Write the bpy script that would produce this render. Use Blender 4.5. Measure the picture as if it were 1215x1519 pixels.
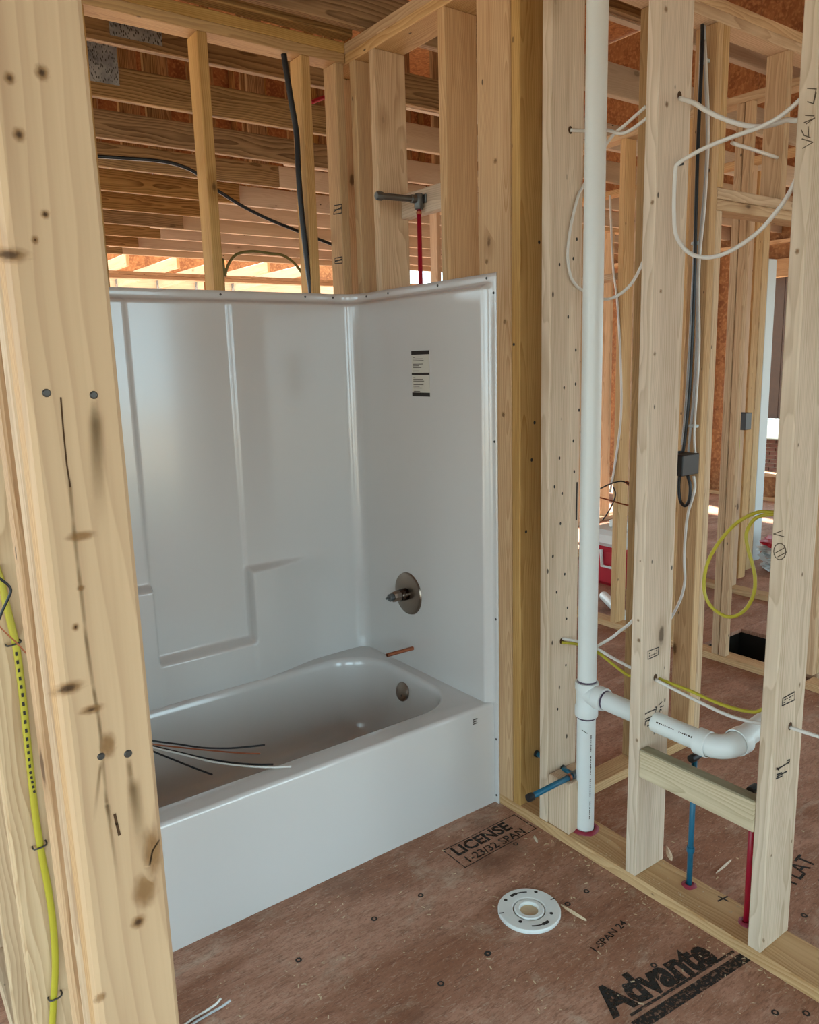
import bpy, bmesh, math, random
from mathutils import Vector, Matrix
random.seed(7)
for o in list(bpy.data.objects): bpy.data.objects.remove(o)
S = bpy.context.scene
C = S.collection

# ------------------------------------------------------------------ camera
CAM = Vector((-1.776, -2.7723, 1.5883)); YAW, PITCH, ROLL, FPX = 0.6298, 0.1889, -0.028, 1162.8
IW, IH = 1215, 1519
_f = Vector((math.sin(YAW)*math.cos(PITCH), math.cos(YAW)*math.cos(PITCH), -math.sin(PITCH)))
_r = Vector((math.cos(YAW), -math.sin(YAW), 0)); _u = _r.cross(_f)
_R = math.cos(ROLL)*_r + math.sin(ROLL)*_u
_U = -math.sin(ROLL)*_r + math.cos(ROLL)*_u
cd = bpy.data.cameras.new('camera'); cam = bpy.data.objects.new('camera', cd); C.objects.link(cam)
cd.sensor_fit = 'HORIZONTAL'; cd.sensor_width = 36; cd.lens = FPX/IW*36; cd.clip_start = .02; cd.clip_end = 300
m = Matrix((( _R.x, _U.x, -_f.x, CAM.x), (_R.y, _U.y, -_f.y, CAM.y), (_R.z, _U.z, -_f.z, CAM.z), (0, 0, 0, 1)))
cam.matrix_world = m
S.camera = cam

def at(px, py, **k):
    """the point where the ray through a photo pixel meets the plane x, y or z = value"""
    d = _f + _R*((px-IW/2)/FPX) - _U*((py-IH/2)/FPX)
    (ax, val), = k.items(); i = 'xyz'.index(ax)
    return CAM + d*((val-CAM[i])/d[i])

# ------------------------------------------------------------------ world, sun, exposure
w = bpy.data.worlds.new('sky'); S.world = w; w.use_nodes = True
bg = w.node_tree.nodes['Background']; bg.inputs[0].default_value = (0.66, 0.90, 1.0, 1); bg.inputs[1].default_value = 3.0
sd = bpy.data.lights.new('sun', 'SUN'); sd.energy = 24.0; sd.angle = math.radians(1.5); sd.color = (1, .93, .82)
sun = bpy.data.objects.new('sun', sd); C.objects.link(sun)
sun.rotation_euler = Vector((.25, .86, .50)).to_track_quat('Z', 'Y').to_euler()
S.view_settings.view_transform = 'Standard'; S.view_settings.look = 'None'
S.view_settings.exposure = 0.76; S.view_settings.gamma = 1; S.view_settings.use_curve_mapping = False

# ------------------------------------------------------------------ material helpers
class NT:
    def __init__(s, name):
        s.m = bpy.data.materials.new(name); s.m.use_nodes = True
        s.t = s.m.node_tree; s.b = s.t.nodes['Principled BSDF']
    def n(s, ty, **k):
        x = s.t.nodes.new('ShaderNode'+ty)
        for a, v in k.items(): setattr(x, a, v)
        return x
    def l(s, a, b): s.t.links.new(a, b)
    def val(s, sock, v):
        if hasattr(v, 'is_output') or isinstance(v, bpy.types.NodeSocket): s.l(v, sock)
        else: sock.default_value = v
    def math(s, op, a, b=0.0, c=0.0, clamp=False):
        x = s.n('Math', operation=op, use_clamp=clamp)
        s.val(x.inputs[0], a); s.val(x.inputs[1], b); s.val(x.inputs[2], c); return x.outputs[0]
    def vmath(s, op, a, b=(0, 0, 0)):
        x = s.n('VectorMath', operation=op); s.val(x.inputs[0], a); s.val(x.inputs[1], b); return x.outputs[0]
    def mix(s, fac, a, b, blend='MIX'):
        x = s.n('Mix', data_type='RGBA', blend_type=blend)
        s.val(x.inputs[0], fac); s.val(x.inputs[6], a); s.val(x.inputs[7], b); return x.outputs[2]
    def ramp(s, fac, lo, hi, a=0.0, b=1.0):
        x = s.n('MapRange', interpolation_type='SMOOTHSTEP'); s.val(x.inputs[0], fac)
        for i, v in enumerate((lo, hi, a, b)): x.inputs[i+1].default_value = v
        return x.outputs[0]
    def noise(s, vec, scale, detail=2.0, rough=.5, dist=0.0):
        x = s.n('TexNoise'); s.l(vec, x.inputs['Vector']); x.inputs['Scale'].default_value = scale
        x.inputs['Detail'].default_value = detail; x.inputs['Roughness'].default_value = rough
        x.inputs['Distortion'].default_value = dist; return x.outputs[0]
    def voro(s, vec, scale):
        x = s.n('TexVoronoi'); s.l(vec, x.inputs['Vector']); x.inputs['Scale'].default_value = scale; return x
    def bump(s, h, strength, dist=.002):
        x = s.n('Bump'); x.inputs['Strength'].default_value = strength; x.inputs['Distance'].default_value = dist
        s.l(h, x.inputs['Height']); s.l(x.outputs[0], s.b.inputs['Normal'])

def rgb(h):
    h = h.lstrip('#'); v = [int(h[i:i+2], 16)/255 for i in (0, 2, 4)]
    return tuple((c/12.92 if c <= .04045 else ((c+.055)/1.055)**2.4) for c in v)+(1,)

def plain(name, col, rough=.5, metal=0.0, coat=0.0, var=0.0):
    t = NT(name); t.b.inputs['Base Color'].default_value = col; t.b.inputs['Roughness'].default_value = rough
    t.b.inputs['Metallic'].default_value = metal; t.b.inputs['Coat Weight'].default_value = coat
    if var:
        tc = t.n('TexCoord'); n = t.noise(tc.outputs['Object'], 14, 3)
        f = t.ramp(n, .3, .7); dk = tuple(c*(1-var) for c in col[:3])+(1,)
        t.l(t.mix(f, dk, col), t.b.inputs['Base Color'])
    return t.m

def wood(name, base, dark, rings=.35, knots=.5, dots=.0, period=.007, rough=.72, valvar=.16, pale=None):
    t = NT(name); tc = t.n('TexCoord'); oi = t.n('ObjectInfo'); rnd = oi.outputs['Random']
    off = t.n('CombineXYZ'); t.l(t.math('MULTIPLY', rnd, 37.0), off.inputs[0]); t.l(t.math('MULTIPLY', rnd, 91.0), off.inputs[1]); t.l(t.math('MULTIPLY', rnd, 53.0), off.inputs[2])
    P = tc.outputs['Object']; v = t.vmath('ADD', P, off.outputs[0])
    st = t.vmath('MULTIPLY', v, (1, 1, .10))
    warp = t.noise(t.vmath('MULTIPLY', v, (1, 1, .22)), 9.0, 2)
    sx = t.n('SeparateXYZ'); t.l(P, sx.inputs[0])
    fr = t.math('FRACT', t.math('MULTIPLY', rnd, 7.3)); fr2 = t.math('FRACT', t.math('MULTIPLY', rnd, 23.7))
    cx = t.math('ADD', sx.outputs[0], t.math('MULTIPLY_ADD', fr, .12, -.06)); cy = t.math('ADD', sx.outputs[1], t.math('MULTIPLY_ADD', fr2, .12, -.06))
    r = t.math('SQRT', t.math('ADD', t.math('MULTIPLY', cx, cx), t.math('MULTIPLY', cy, cy)))
    r = t.math('ADD', r, t.math('MULTIPLY', warp, .055))
    r = t.math('ADD', r, t.math('MULTIPLY', sx.outputs[2], t.math('MULTIPLY_ADD', fr, .02, -.01)))
    wv = t.math('FRACT', t.math('DIVIDE', r, period))
    wv = t.math('POWER', wv, 1.6)
    edge = t.ramp(t.math('FRACT', t.math('DIVIDE', r, period)), .9, 1.0, 1, 0)
    wv = t.math('MULTIPLY', wv, edge)
    fine = t.noise(t.vmath('MULTIPLY', v, (1, 1, .03)), 160, 2)
    broad = t.noise(st, 14, 2)
    f = t.math('MULTIPLY', wv, rings)
    f = t.math('ADD', f, t.math('MULTIPLY', t.ramp(fine, .35, .75), rings*.35))
    f = t.math('ADD', f, t.math('MULTIPLY', t.ramp(broad, .38, .72), .24), clamp=True)
    col = t.mix(f, base, dark)
    if pale: col = t.mix(t.math('MULTIPLY', t.ramp(t.noise(t.vmath('MULTIPLY', v, (1, 1, .3)), 5, 2), .45, .75), .6), col, pale)
    # knots
    if knots:
        kv = t.voro(t.vmath('ADD', t.vmath('MULTIPLY', v, (6.5, 6.5, 3.0)), (0, 0, 0)), 1.0)
        sel = t.n('SeparateColor'); t.l(kv.outputs['Color'], sel.inputs[0])
        gate = t.ramp(sel.outputs[0], .42, .45)
        kd = t.math('ADD', kv.outputs['Distance'], t.math('MULTIPLY_ADD', t.noise(v, 60, 2), .05, -.025))
        core = t.math('MULTIPLY', t.ramp(kd, .05, .10, 1, 0), gate)
        halo = t.math('MULTIPLY', t.ramp(kd, .08, .26, 1, 0), gate)
        kc = tuple(c*.30 for c in dark[:3])+(1,)
        hc = tuple(c*.9 for c in dark[:3])+(1,)
        col = t.mix(t.math('MULTIPLY', halo, knots*.5), col, hc)
        col = t.mix(t.math('MULTIPLY', core, knots), col, kc)
    if dots:
        dv = t.voro(t.vmath('MULTIPLY', v, (17, 17, 8)), 1.0)
        s2 = t.n('SeparateColor'); t.l(dv.outputs['Color'], s2.inputs[0])
        dm = t.math('MULTIPLY', t.ramp(dv.outputs['Distance'], .05, .085, 1, 0), t.ramp(s2.outputs[1], .5, .52))
        col = t.mix(t.math('MULTIPLY', dm, dots), col, (.03, .02, .015, 1))
    hs = t.n('HueSaturation'); t.l(col, hs.inputs['Color'])
    t.l(t.math('MULTIPLY_ADD', t.math('FRACT', t.math('MULTIPLY', rnd, 13.1)), valvar, 1-valvar/2), hs.inputs['Value'])
    t.l(t.math('MULTIPLY_ADD', fr, .26, .84), hs.inputs['Saturation'])
    t.l(t.math('MULTIPLY_ADD', fr2, -.008, .506), hs.inputs['Hue'])
    t.l(hs.outputs[0], t.b.inputs['Base Color']); t.b.inputs['Roughness'].default_value = rough
    t.b.inputs['Specular IOR Level'].default_value = .25
    t.bump(f, .15, .0015)
    return t.m

M = {}
M['stud'] = wood('pine_stud', rgb('#d3b18a'), rgb('#96683c'), .46, .85, .8, valvar=.14)
M['stud_pale'] = wood('pale_spruce_stud', rgb('#dac3a8'), rgb('#9c7c58'), .40, .85, .9, valvar=.10)
M['stud_gold'] = wood('golden_pine_stud', rgb('#cba672'), rgb('#85592a'), .40, .85, .6, valvar=.10)
M['fg'] = wood('knotty_pine_post', rgb('#cda678'), rgb('#9c6e44'), .30, .0, .0, period=.02, valvar=.02)
M['joist'] = wood('brown_truss_chord', rgb('#a9865a'), rgb('#5f4020'), .75, .4, .0, period=.012, valvar=.22)
M['joist_pale'] = wood('pale_truss_chord', rgb('#cbb39a'), rgb('#9a7c63'), .22, .6, .9, valvar=.14)
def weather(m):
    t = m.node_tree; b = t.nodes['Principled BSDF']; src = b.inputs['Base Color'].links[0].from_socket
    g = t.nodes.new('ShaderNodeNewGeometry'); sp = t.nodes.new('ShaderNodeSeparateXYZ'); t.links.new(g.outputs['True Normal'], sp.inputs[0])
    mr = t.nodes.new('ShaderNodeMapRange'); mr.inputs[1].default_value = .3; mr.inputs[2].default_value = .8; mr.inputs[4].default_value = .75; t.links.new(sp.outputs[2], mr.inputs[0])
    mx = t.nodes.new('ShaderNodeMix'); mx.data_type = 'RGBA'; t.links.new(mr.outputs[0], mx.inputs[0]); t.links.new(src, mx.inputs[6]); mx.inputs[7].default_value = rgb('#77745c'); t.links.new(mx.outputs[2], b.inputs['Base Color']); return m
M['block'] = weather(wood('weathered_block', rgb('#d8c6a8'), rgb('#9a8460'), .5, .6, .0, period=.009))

def osb(name, a, b, c):
    t = NT(name); tc = t.n('TexCoord'); P = tc.outputs['Object']
    v = t.voro(t.vmath('MULTIPLY', P, (14, 14, 14)), 1.0)
    n = t.noise(P, 30, 3); sc = t.n('SeparateColor'); t.l(v.outputs['Color'], sc.inputs[0])
    col = t.mix(sc.outputs[0], a, b); col = t.mix(t.math('MULTIPLY', t.ramp(n, .45, .7), .6), col, c)
    t.l(col, t.b.inputs['Base Color']); t.b.inputs['Roughness'].default_value = .8; return t.m
M['osb'] = osb('osb_sheathing', rgb('#9a6a40'), rgb('#7d4f2c'), rgb('#b98a58'))

def subfloor():
    t = NT('subfloor_panel'); tc = t.n('TexCoord'); P = tc.outputs['Object']
    n1 = t.noise(t.vmath('MULTIPLY', P, (1, 2.6, 1)), 2.2, 4, .6, .6)
    n2 = t.noise(t.vmath('MULTIPLY', P, (1, 3.0, 1)), 38, 3, .65)
    n3 = t.noise(t.vmath('ADD', t.vmath('MULTIPLY', P, (1, 1.6, 1)), (5, 3, 0)), 4.5, 5, .7, 1.0)
    n4 = t.noise(t.vmath('MULTIPLY', P, (1, 2.0, 1)), 120, 2)
    col = t.mix(t.ramp(n1, .32, .68), rgb('#94654c'), rgb('#bd9079'))
    col = t.mix(t.math('MULTIPLY', t.ramp(n2, .42, .7), .5), col, rgb('#8a6049'))
    col = t.mix(t.math('MULTIPLY', t.ramp(n3, .52, .72), .55), col, rgb('#c2ad98'))
    col = t.mix(t.math('MULTIPLY', t.ramp(n4, .5, .8), .35), col, rgb('#553a2a'))
    v = t.voro(P, 3.1); col = t.mix(t.math('MULTIPLY', t.ramp(v.outputs['Distance'], .02, .05, 1, 0), .7), col, rgb('#3a2a20'))
    n5 = t.noise(t.vmath('MULTIPLY', P, (1.0, 5.0, 1)), 17, 4, .75, 1.5)
    col = t.mix(t.math('MULTIPLY', t.ramp(n5, .50, .66), .5), col, rgb('#6a4534'))
    n6 = t.noise(t.vmath('ADD', t.vmath('MULTIPLY', P, (1.3, 4.0, 1)), (9, 2, 0)), 26, 4, .75, 1.2)
    col = t.mix(t.math('MULTIPLY', t.ramp(n6, .53, .68), .5), col, rgb('#cbb29c'))
    n7 = t.noise(t.vmath('ADD', P, (3, 8, 0)), 2.6, 3, .6)
    col = t.mix(t.math('MULTIPLY', t.ramp(n7, .56, .74), .55), col, rgb('#5e4232'))
    t.l(col, t.b.inputs['Base Color']); t.b.inputs['Roughness'].default_value = .62
    t.b.inputs['Specular IOR Level'].default_value = .35
    t.bump(n2, .25, .002); return t.m
M['floor'] = subfloor()

def gelcoat():
    t = NT('white_gelcoat'); tc = t.n('TexCoord')
    t.b.inputs['Base Color'].default_value = rgb('#cfcbc7'); t.b.inputs['Roughness'].default_value = .22
    t.b.inputs['Coat Weight'].default_value = .8; t.b.inputs['Coat Roughness'].default_value = .13; t.b.inputs['Coat IOR'].default_value = 1.65
    n = t.noise(tc.outputs['Object'], 5, 2); t.bump(n, .12, .004)
    return t.m
M['tub'] = gelcoat()
M['pvc'] = plain('white_pvc', rgb('#dfe3e0'), .32)
M['pvc_seam'] = plain('purple_primer', rgb('#4b3b4e'), .5)
M['blue'] = plain('blue_pex', rgb('#14607c'), .35)
M['red'] = plain('red_pex', rgb('#a3122e'), .35)
M['black'] = plain('black_plastic', rgb('#17191c'), .45)
M['blackcable'] = plain('black_cable_jacket', rgb('#101318'), .4)
M['whitecable'] = plain('white_cable_jacket', rgb('#d6d2cb'), .45)
M['greycable'] = plain('grey_cable_jacket', rgb('#b4b6b8'), .45)
M['yellow'] = plain('yellow_cable_jacket', rgb('#b0a32c'), .45)
M['olive'] = plain('olive_cable_jacket', rgb('#6c6330'), .5)
M['copper'] = plain('copper', rgb('#b06a4c'), .35, .9)
M['nickel'] = plain('brushed_nickel', rgb('#8d7d70'), .28, .95)
M['chrome'] = plain('dark_chrome', rgb('#5b5048'), .12, 1.0)
M['galv'] = plain('galvanised_steel', rgb('#75797a'), .45, .85, var=.3)
M['ink'] = plain('black_ink', rgb('#2b2622'), .8)
M['fadedink'] = plain('faded_print_ink', rgb('#4a3d33'), .85, var=.35)
def worn():
    t = NT('worn_floor_ink'); tc = t.n('TexCoord'); n = t.noise(tc.outputs['Object'], 90, 4, .7)
    t.b.inputs['Base Color'].default_value = rgb('#241f1b'); t.b.inputs['Roughness'].default_value = .8
    t.l(t.ramp(n, .36, .52, .25, .92), t.b.inputs['Alpha']); return t.m
M['worn'] = worn()
M['pencil'] = plain('carpenter_pencil', rgb('#5a4a38'), .8)
M['paper'] = plain('white_label_paper', rgb('#d9d5c9'), .6)
M['sealant'] = plain('red_fire_sealant', rgb('#8a2436'), .5)
M['nail'] = plain('nail_steel', rgb('#4d4a47'), .45, .6)
M['dirt'] = plain('dark_stain', rgb('#6b573c'), .8)
M['chip'] = plain('sawdust_chip', rgb('#d9c3a0'), .8, var=.3)
M['coolred'] = plain('red_cooler_plastic', rgb('#b0122a'), .4)
M['coolwhite'] = plain('white_cooler_plastic', rgb('#dfe6e4'), .4)
M['ground'] = plain('pale_gravel', rgb('#a89a86'), .95, var=.25)
M['brick'] = plain('red_brick', rgb('#5a3327'), .85, var=.3)
M['siding'] = plain('brown_siding', rgb('#3a2212'), .7, var=.2)
M['mortar'] = plain('mortar', rgb('#b5aca0'), .9)
M['wrap'] = plain('white_house_wrap', rgb('#c3cbcb'), .5)
M['holeshade'] = plain('painted_hole_shade', rgb('#16130f'), .9)  # near-black colour stands in for the shade inside the floor hole
def toothed():
    t = NT('galvanised_truss_plate'); tc = t.n('TexCoord'); P = tc.outputs['Object']
    n = t.noise(P, 12, 3); v = t.voro(t.vmath('MULTIPLY', P, (170, 60, 60)), 1.0)
    col = t.mix(t.ramp(n, .3, .7), rgb('#747a80'), rgb('#aeb4b8')); col = t.mix(t.ramp(v.outputs['Distance'], .25, .42, 1, 0), col, rgb('#3a3c3e'))
    t.l(col, t.b.inputs['Base Color']); t.b.inputs['Metallic'].default_value = .3; t.b.inputs['Roughness'].default_value = .45; return t.m
M['plate'] = toothed()
M['crack'] = plain('dark_wood_check', rgb('#4c3218'), .9)
M['knot'] = plain('dark_knot', rgb('#6d4a26'), .8, var=.4)
M['streak'] = plain('rust_streak', rgb('#8d7650'), .85)

def fading(name, col, power=1.0, maxa=1.0, linear=False):
    t = NT(name); tc = t.n('TexCoord'); P = tc.outputs['Object']
    sx = t.n('SeparateXYZ'); t.l(P, sx.inputs[0])
    n = t.noise(P, 2.2, 3)
    xx = t.math('MULTIPLY', sx.outputs[0], sx.outputs[0]); yy = t.math('MULTIPLY', sx.outputs[1], sx.outputs[1])
    if linear:
        a = t.math('MULTIPLY', t.ramp(t.math('ABSOLUTE', sx.outputs[0]), .1, 1.0, 1, 0), t.math('MULTIPLY', t.ramp(sx.outputs[1], -1.0, 1.0, 0, 1), t.ramp(sx.outputs[1], .7, 1.0, 1, 0)))
    else:
        r = t.math('ADD', t.math('SQRT', t.math('ADD', xx, yy)), t.math('MULTIPLY_ADD', n, .5, -.25))
        a = t.ramp(r, .25, .95, 1, 0)
    a = t.math('MULTIPLY', t.math('POWER', a, power), maxa, clamp=True)
    t.b.inputs['Base Color'].default_value = col; t.b.inputs['Roughness'].default_value = .8
    t.l(a, t.b.inputs['Alpha']); return t.m
M['knot'] = fading('soft_knot', rgb('#946836'), 1.0, .6)
M['knotcore'] = fading('knot_core', rgb('#4a2f16'), 1.0, .75)
M['streakfade'] = fading('fading_streak', rgb('#8a6c44'), 1.0, .55, True)

# ------------------------------------------------------------------ object helpers
def tag(o, label=None, cat=None, group=None, kind=None):
    if label: o['label'] = label
    if cat: o['category'] = cat
    if group: o['group'] = group
    if kind: o['kind'] = kind
    return o
def empty(name, loc=(0, 0, 0), **k):
    o = bpy.data.objects.new(name, None); C.objects.link(o); o.location = loc; o.empty_display_size = .05
    return tag(o, **k)
def adopt(o, parent):
    if parent is not None:
        o.parent = parent; p = parent; t = Matrix.Identity(4)
        chain = []
        while p is not None: chain.append(p); p = p.parent
        # every parent here is placed by matrix_basis with its own parent inverse
        wm = world_of(parent)
        o.matrix_parent_inverse = wm.inverted()
    return o
def world_of(o):
    if o.parent is None: return o.matrix_basis.copy()
    return world_of(o.parent) @ o.matrix_parent_inverse @ o.matrix_basis
def link(name, me, mat, parent=None, mw=None, smooth=False):
    o = bpy.data.objects.new(name, me); C.objects.link(o)
    if mat is not None: me.materials.append(mat)
    if mw is not None: o.matrix_basis = mw
    if smooth:
        for p in me.polygons: p.use_smooth = True
    return adopt(o, parent)
def bm_obj(name, bm, mat, parent=None, mw=None, smooth=False):
    me = bpy.data.meshes.new(name); bm.normal_update(); bm.to_mesh(me); bm.free()
    return link(name, me, mat, parent, mw, smooth)

ROTX = Matrix(((0, 0, 1), (1, 0, 0), (0, 1, 0))).to_4x4()   # local z -> world x, x -> y, y -> z
ROTY = Matrix(((0, 1, 0), (0, 0, 1), (1, 0, 0))).to_4x4()   # local z -> world y, x -> z, y -> x
def box_bm(sx, sy, sz, bev=.0):
    bm = bmesh.new(); bmesh.ops.create_cube(bm, size=1)
    for v in bm.verts: v.co = Vector((v.co.x*sx, v.co.y*sy, v.co.z*sz))
    if bev: bmesh.ops.bevel(bm, geom=bm.edges[:], offset=min(bev, min(sx, sy, sz)*.3), segments=1, affect='EDGES')
    return bm
def board(name, x, y, z, mat, parent=None, bev=.0035, axis=None):
    """a piece of lumber between the given bounds; its local z runs along the grain"""
    d = (x[1]-x[0], y[1]-y[0], z[1]-z[0]); c = Vector(((x[0]+x[1])/2, (y[0]+y[1])/2, (z[0]+z[1])/2))
    a = axis or 'xyz'[max(range(3), key=lambda i: d[i])]
    if a == 'z': bm = box_bm(d[0], d[1], d[2], bev); rot = Matrix.Identity(4)
    elif a == 'x': bm = box_bm(d[1], d[2], d[0], bev); rot = ROTX
    else: bm = box_bm(d[2], d[0], d[1], bev); rot = ROTY
    return bm_obj(name, bm, M[mat], parent, Matrix.Translation(c) @ rot)

def catmull(pts, n=8):
    P = [Vector(p) for p in pts]
    if len(P) < 3: return P
    P = [P[0]*2-P[1]]+P+[P[-1]*2-P[-2]]; out = []
    for i in range(1, len(P)-2):
        a, b, c, d = P[i-1:i+3]
        for k in range(n):
            t = k/n
            out.append(.5*((2*b)+(c-a)*t+(2*a-5*b+4*c-d)*t*t+(3*b-a-3*c+d)*t**3))
    out.append(P[-2]); return out
def tube_bm(path, r, sides=10, flat=1.0, bm=None):
    bm = bm or bmesh.new(); rings = []; N = None
    path = [Vector(p) for p in path]
    for i, p in enumerate(path):
        t = (path[min(i+1, len(path)-1)]-path[max(i-1, 0)])
        if t.length < 1e-9: t = Vector((0, 0, 1))
        t.normalize()
        if N is None:
            N = t.cross(Vector((0, 0, 1)));
            if N.length < .1: N = t.cross(Vector((0, 1, 0)))
            N.normalize()
        else:
            N = (N-t*N.dot(t)); N.normalize()
        B = t.cross(N); rr = r[i] if isinstance(r, (list, tuple)) else r
        rings.append([bm.verts.new(p+rr*(math.cos(2*math.pi*k/sides)*N*flat+math.sin(2*math.pi*k/sides)*B)) for k in range(sides)])
    for a, b in zip(rings, rings[1:]):
        for k in range(sides): bm.faces.new((a[k], a[(k+1) % sides], b[(k+1) % sides], b[k]))
    bm.faces.new(rings[0][::-1]); bm.faces.new(rings[-1]); return bm
def tube(name, path, r, mat, parent=None, sides=10, flat=1.0):
    o = bm_obj(name, tube_bm(path, r, sides, flat), M[mat], parent, smooth=True); return o
def cable(name, pts, r, mat, label, cat='cable', group=None, n=8, flat=1.0, sides=10, end=None):
    o = tube(name, catmull(pts, n), r, mat, sides=sides, flat=flat); return tag(o, label, cat, group)
def lathe_bm(prof, axis, org, seg=32, bm=None):
    """prof: (radius, distance along axis)"""
    bm = bm or bmesh.new(); ax = Vector(axis).normalized(); N = ax.orthogonal().normalized(); B = ax.cross(N); org = Vector(org); rings = []
    for r, h in prof:
        if r < 1e-6: rings.append([bm.verts.new(org+ax*h)])
        else: rings.append([bm.verts.new(org+ax*h+r*(math.cos(2*math.pi*k/seg)*N+math.sin(2*math.pi*k/seg)*B)) for k in range(seg)])
    for a, b in zip(rings, rings[1:]):
        for k in range(seg):
            k2 = (k+1) % seg
            if len(a) == 1 and len(b) == 1: continue
            if len(a) == 1: bm.faces.new((a[0], b[k2], b[k]))
            elif len(b) == 1: bm.faces.new((a[k], a[k2], b[0]))
            else: bm.faces.new((a[k], a[k2], b[k2], b[k]))
    bmesh.ops.recalc_face_normals(bm, faces=bm.faces); return bm
def lathe(name, prof, axis, org, mat, parent=None, seg=32, sharp=True):
    o = bm_obj(name, lathe_bm(prof, axis, org, seg), M[mat], parent, smooth=True)
    if sharp: o.data.set_sharp_from_angle(angle=math.radians(35))
    return o
def basis(org, xdir, ydir):
    X = Vector(xdir).normalized(); Y = Vector(ydir); Y = (Y-X*Y.dot(X)).normalized(); Z = X.cross(Y)
    return Matrix(((X.x, Y.x, Z.x, org[0]), (X.y, Y.y, Z.y, org[1]), (X.z, Y.z, Z.z, org[2]), (0, 0, 0, 1)))
def text(name, body, size, mw, mat, parent, sx=1.0, bold=0.0):
    cu = bpy.data.curves.new(name, 'FONT'); cu.body = body; cu.size = size; cu.extrude = .0002; cu.offset = bold; cu.resolution_u = 3
    tmp = bpy.data.objects.new(name, cu); me = bpy.data.meshes.new_from_object(tmp)
    bpy.data.objects.remove(tmp); me.name = name
    for v in me.vertices: v.co.x *= sx
    me.materials.clear(); return link(name, me, M[mat], parent, mw)
def strokes(name, lines, wid, nrm, mat, parent):
    """flat ink strokes: lines of 3-D points lying on a face with normal nrm"""
    bm = bmesh.new(); n = Vector(nrm).normalized()
    for L in lines:
        L = [Vector(p)+n*.0006 for p in L]
        for a, b in zip(L, L[1:]):
            d = (b-a);
            if d.length < 1e-6: continue
            s = n.cross(d).normalized()*wid/2; e = d.normalized()*wid*.3
            bm.faces.new([bm.verts.new(q) for q in (a-e-s, b+e-s, b+e+s, a-e+s)])
    return bm_obj(name, bm, M[mat], parent)
def spot(name, org, nrm, up, rx, ry, mat, parent, seg=18, jag=.0, lift=.0006):
    """a low disc (knot, hole, stain) lying on a face; local coordinates run from -1 to 1"""
    n = Vector(nrm).normalized(); U = Vector(up); U = (U-n*U.dot(n)).normalized(); Rr = U.cross(n); bm = bmesh.new()
    bm.faces.new([bm.verts.new((math.cos(2*math.pi*k/seg), math.sin(2*math.pi*k/seg), 0)) for k in range(seg)])
    o = Vector(org)+n*lift
    mw = Matrix(((Rr.x*rx, U.x*ry, n.x, o.x), (Rr.y*rx, U.y*ry, n.y, o.y), (Rr.z*rx, U.z*ry, n.z, o.z), (0, 0, 0, 1)))
    return bm_obj(name, bm, M[mat], parent, mw)
def stain(name, a, b, wid, nrm, mat, parent):
    """a strip from a to b that fades towards b and its sides"""
    a, b = Vector(a), Vector(b); n = Vector(nrm).normalized(); U = (a-b)/2; c = (a+b)/2+n*.0005; Rr = U.normalized().cross(n)*wid/2
    bm = bmesh.new(); bm.faces.new([bm.verts.new(v) for v in ((-1, -1, 0), (1, -1, 0), (1, 1, 0), (-1, 1, 0))])
    mw = Matrix(((Rr.x, U.x, n.x, c.x), (Rr.y, U.y, n.y, c.y), (Rr.z, U.z, n.z, c.z), (0, 0, 0, 1)))
    return bm_obj(name, bm, M[mat], parent, mw)

ZP, ZT = 2.72, 2.796       # underside and top of the double top plate
# ------------------------------------------------------------------ ground, floor, roof
bm = box_bm(80, 80, .1); tag(bm_obj('ground', bm, M['ground'], None, Matrix.Translation((1, 1, -.75))), kind='structure')
floor = empty('floor', (0, 0, 0), kind='structure')
HX0, HX1, HY0, HY1 = 1.93, 2.36, -.95, -.36   # open hole in the subfloor beyond the far wall
ys = [-5.2, -3.98, -2.03, -.37, .85, 2.07, 3.29, 4.51, 5.73, 6.9]
def panel(x0, x1, y0, y1): board('floor_panel', (x0+.0008, x1-.0008), (y0+.0008, y1-.0008), (-.022, 0), 'floor', floor, bev=0, axis='z')
for j in range(len(ys)-1):
    y0, y1 = ys[j], ys[j+1]
    if j == 2:
        panel(-4.4, -2.0, y0, y1); panel(-2.0, HX0, y0, y1); panel(HX0, HX1, y0, HY0); panel(HX1, 6.4, y0, y1)
    else:
        cuts = [-4.4, -2.0+(j % 2)*.6, .44+(j % 2)*.6, 2.88+(j % 2)*.6, 6.4]
        for a, b in zip(cuts, cuts[1:]): panel(a, b, y0, y1)
for i, x in enumerate([-4.4+.61*k for k in range(18)]):
    if HX0-.05 < x < HX1+.01:
        board('floor_joist', (x, x+.038), (-5.2, HY0-.06), (-.262, -.024), 'joist', floor, bev=0); board('floor_joist', (x, x+.038), (HY1+.06, 6.9), (-.262, -.024), 'joist', floor, bev=0); continue
    board('floor_joist', (x, x+.038), (-5.2, 6.9), (-.262, -.024), 'joist', floor, bev=0)
board('hole_shade_sheet', (HX0-.02, HX1+.02), (HY0-.02, HY1+.02), (-.30, -.265), 'holeshade', floor, bev=0)  # added sheets, painted near-black so the open hole reads as deep shade

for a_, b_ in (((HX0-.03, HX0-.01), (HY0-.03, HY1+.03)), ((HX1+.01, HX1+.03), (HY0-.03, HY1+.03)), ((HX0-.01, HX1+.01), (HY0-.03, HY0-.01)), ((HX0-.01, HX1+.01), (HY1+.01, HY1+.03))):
    board('hole_shade_sheet', a_, b_, (-.265, -.023), 'holeshade', floor, bev=0)
# ------------------------------------------------------------------ the framed walls
def wall(name): return empty(name, (0, 0, 0), kind='structure')
SH = (.038, ZP)
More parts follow.
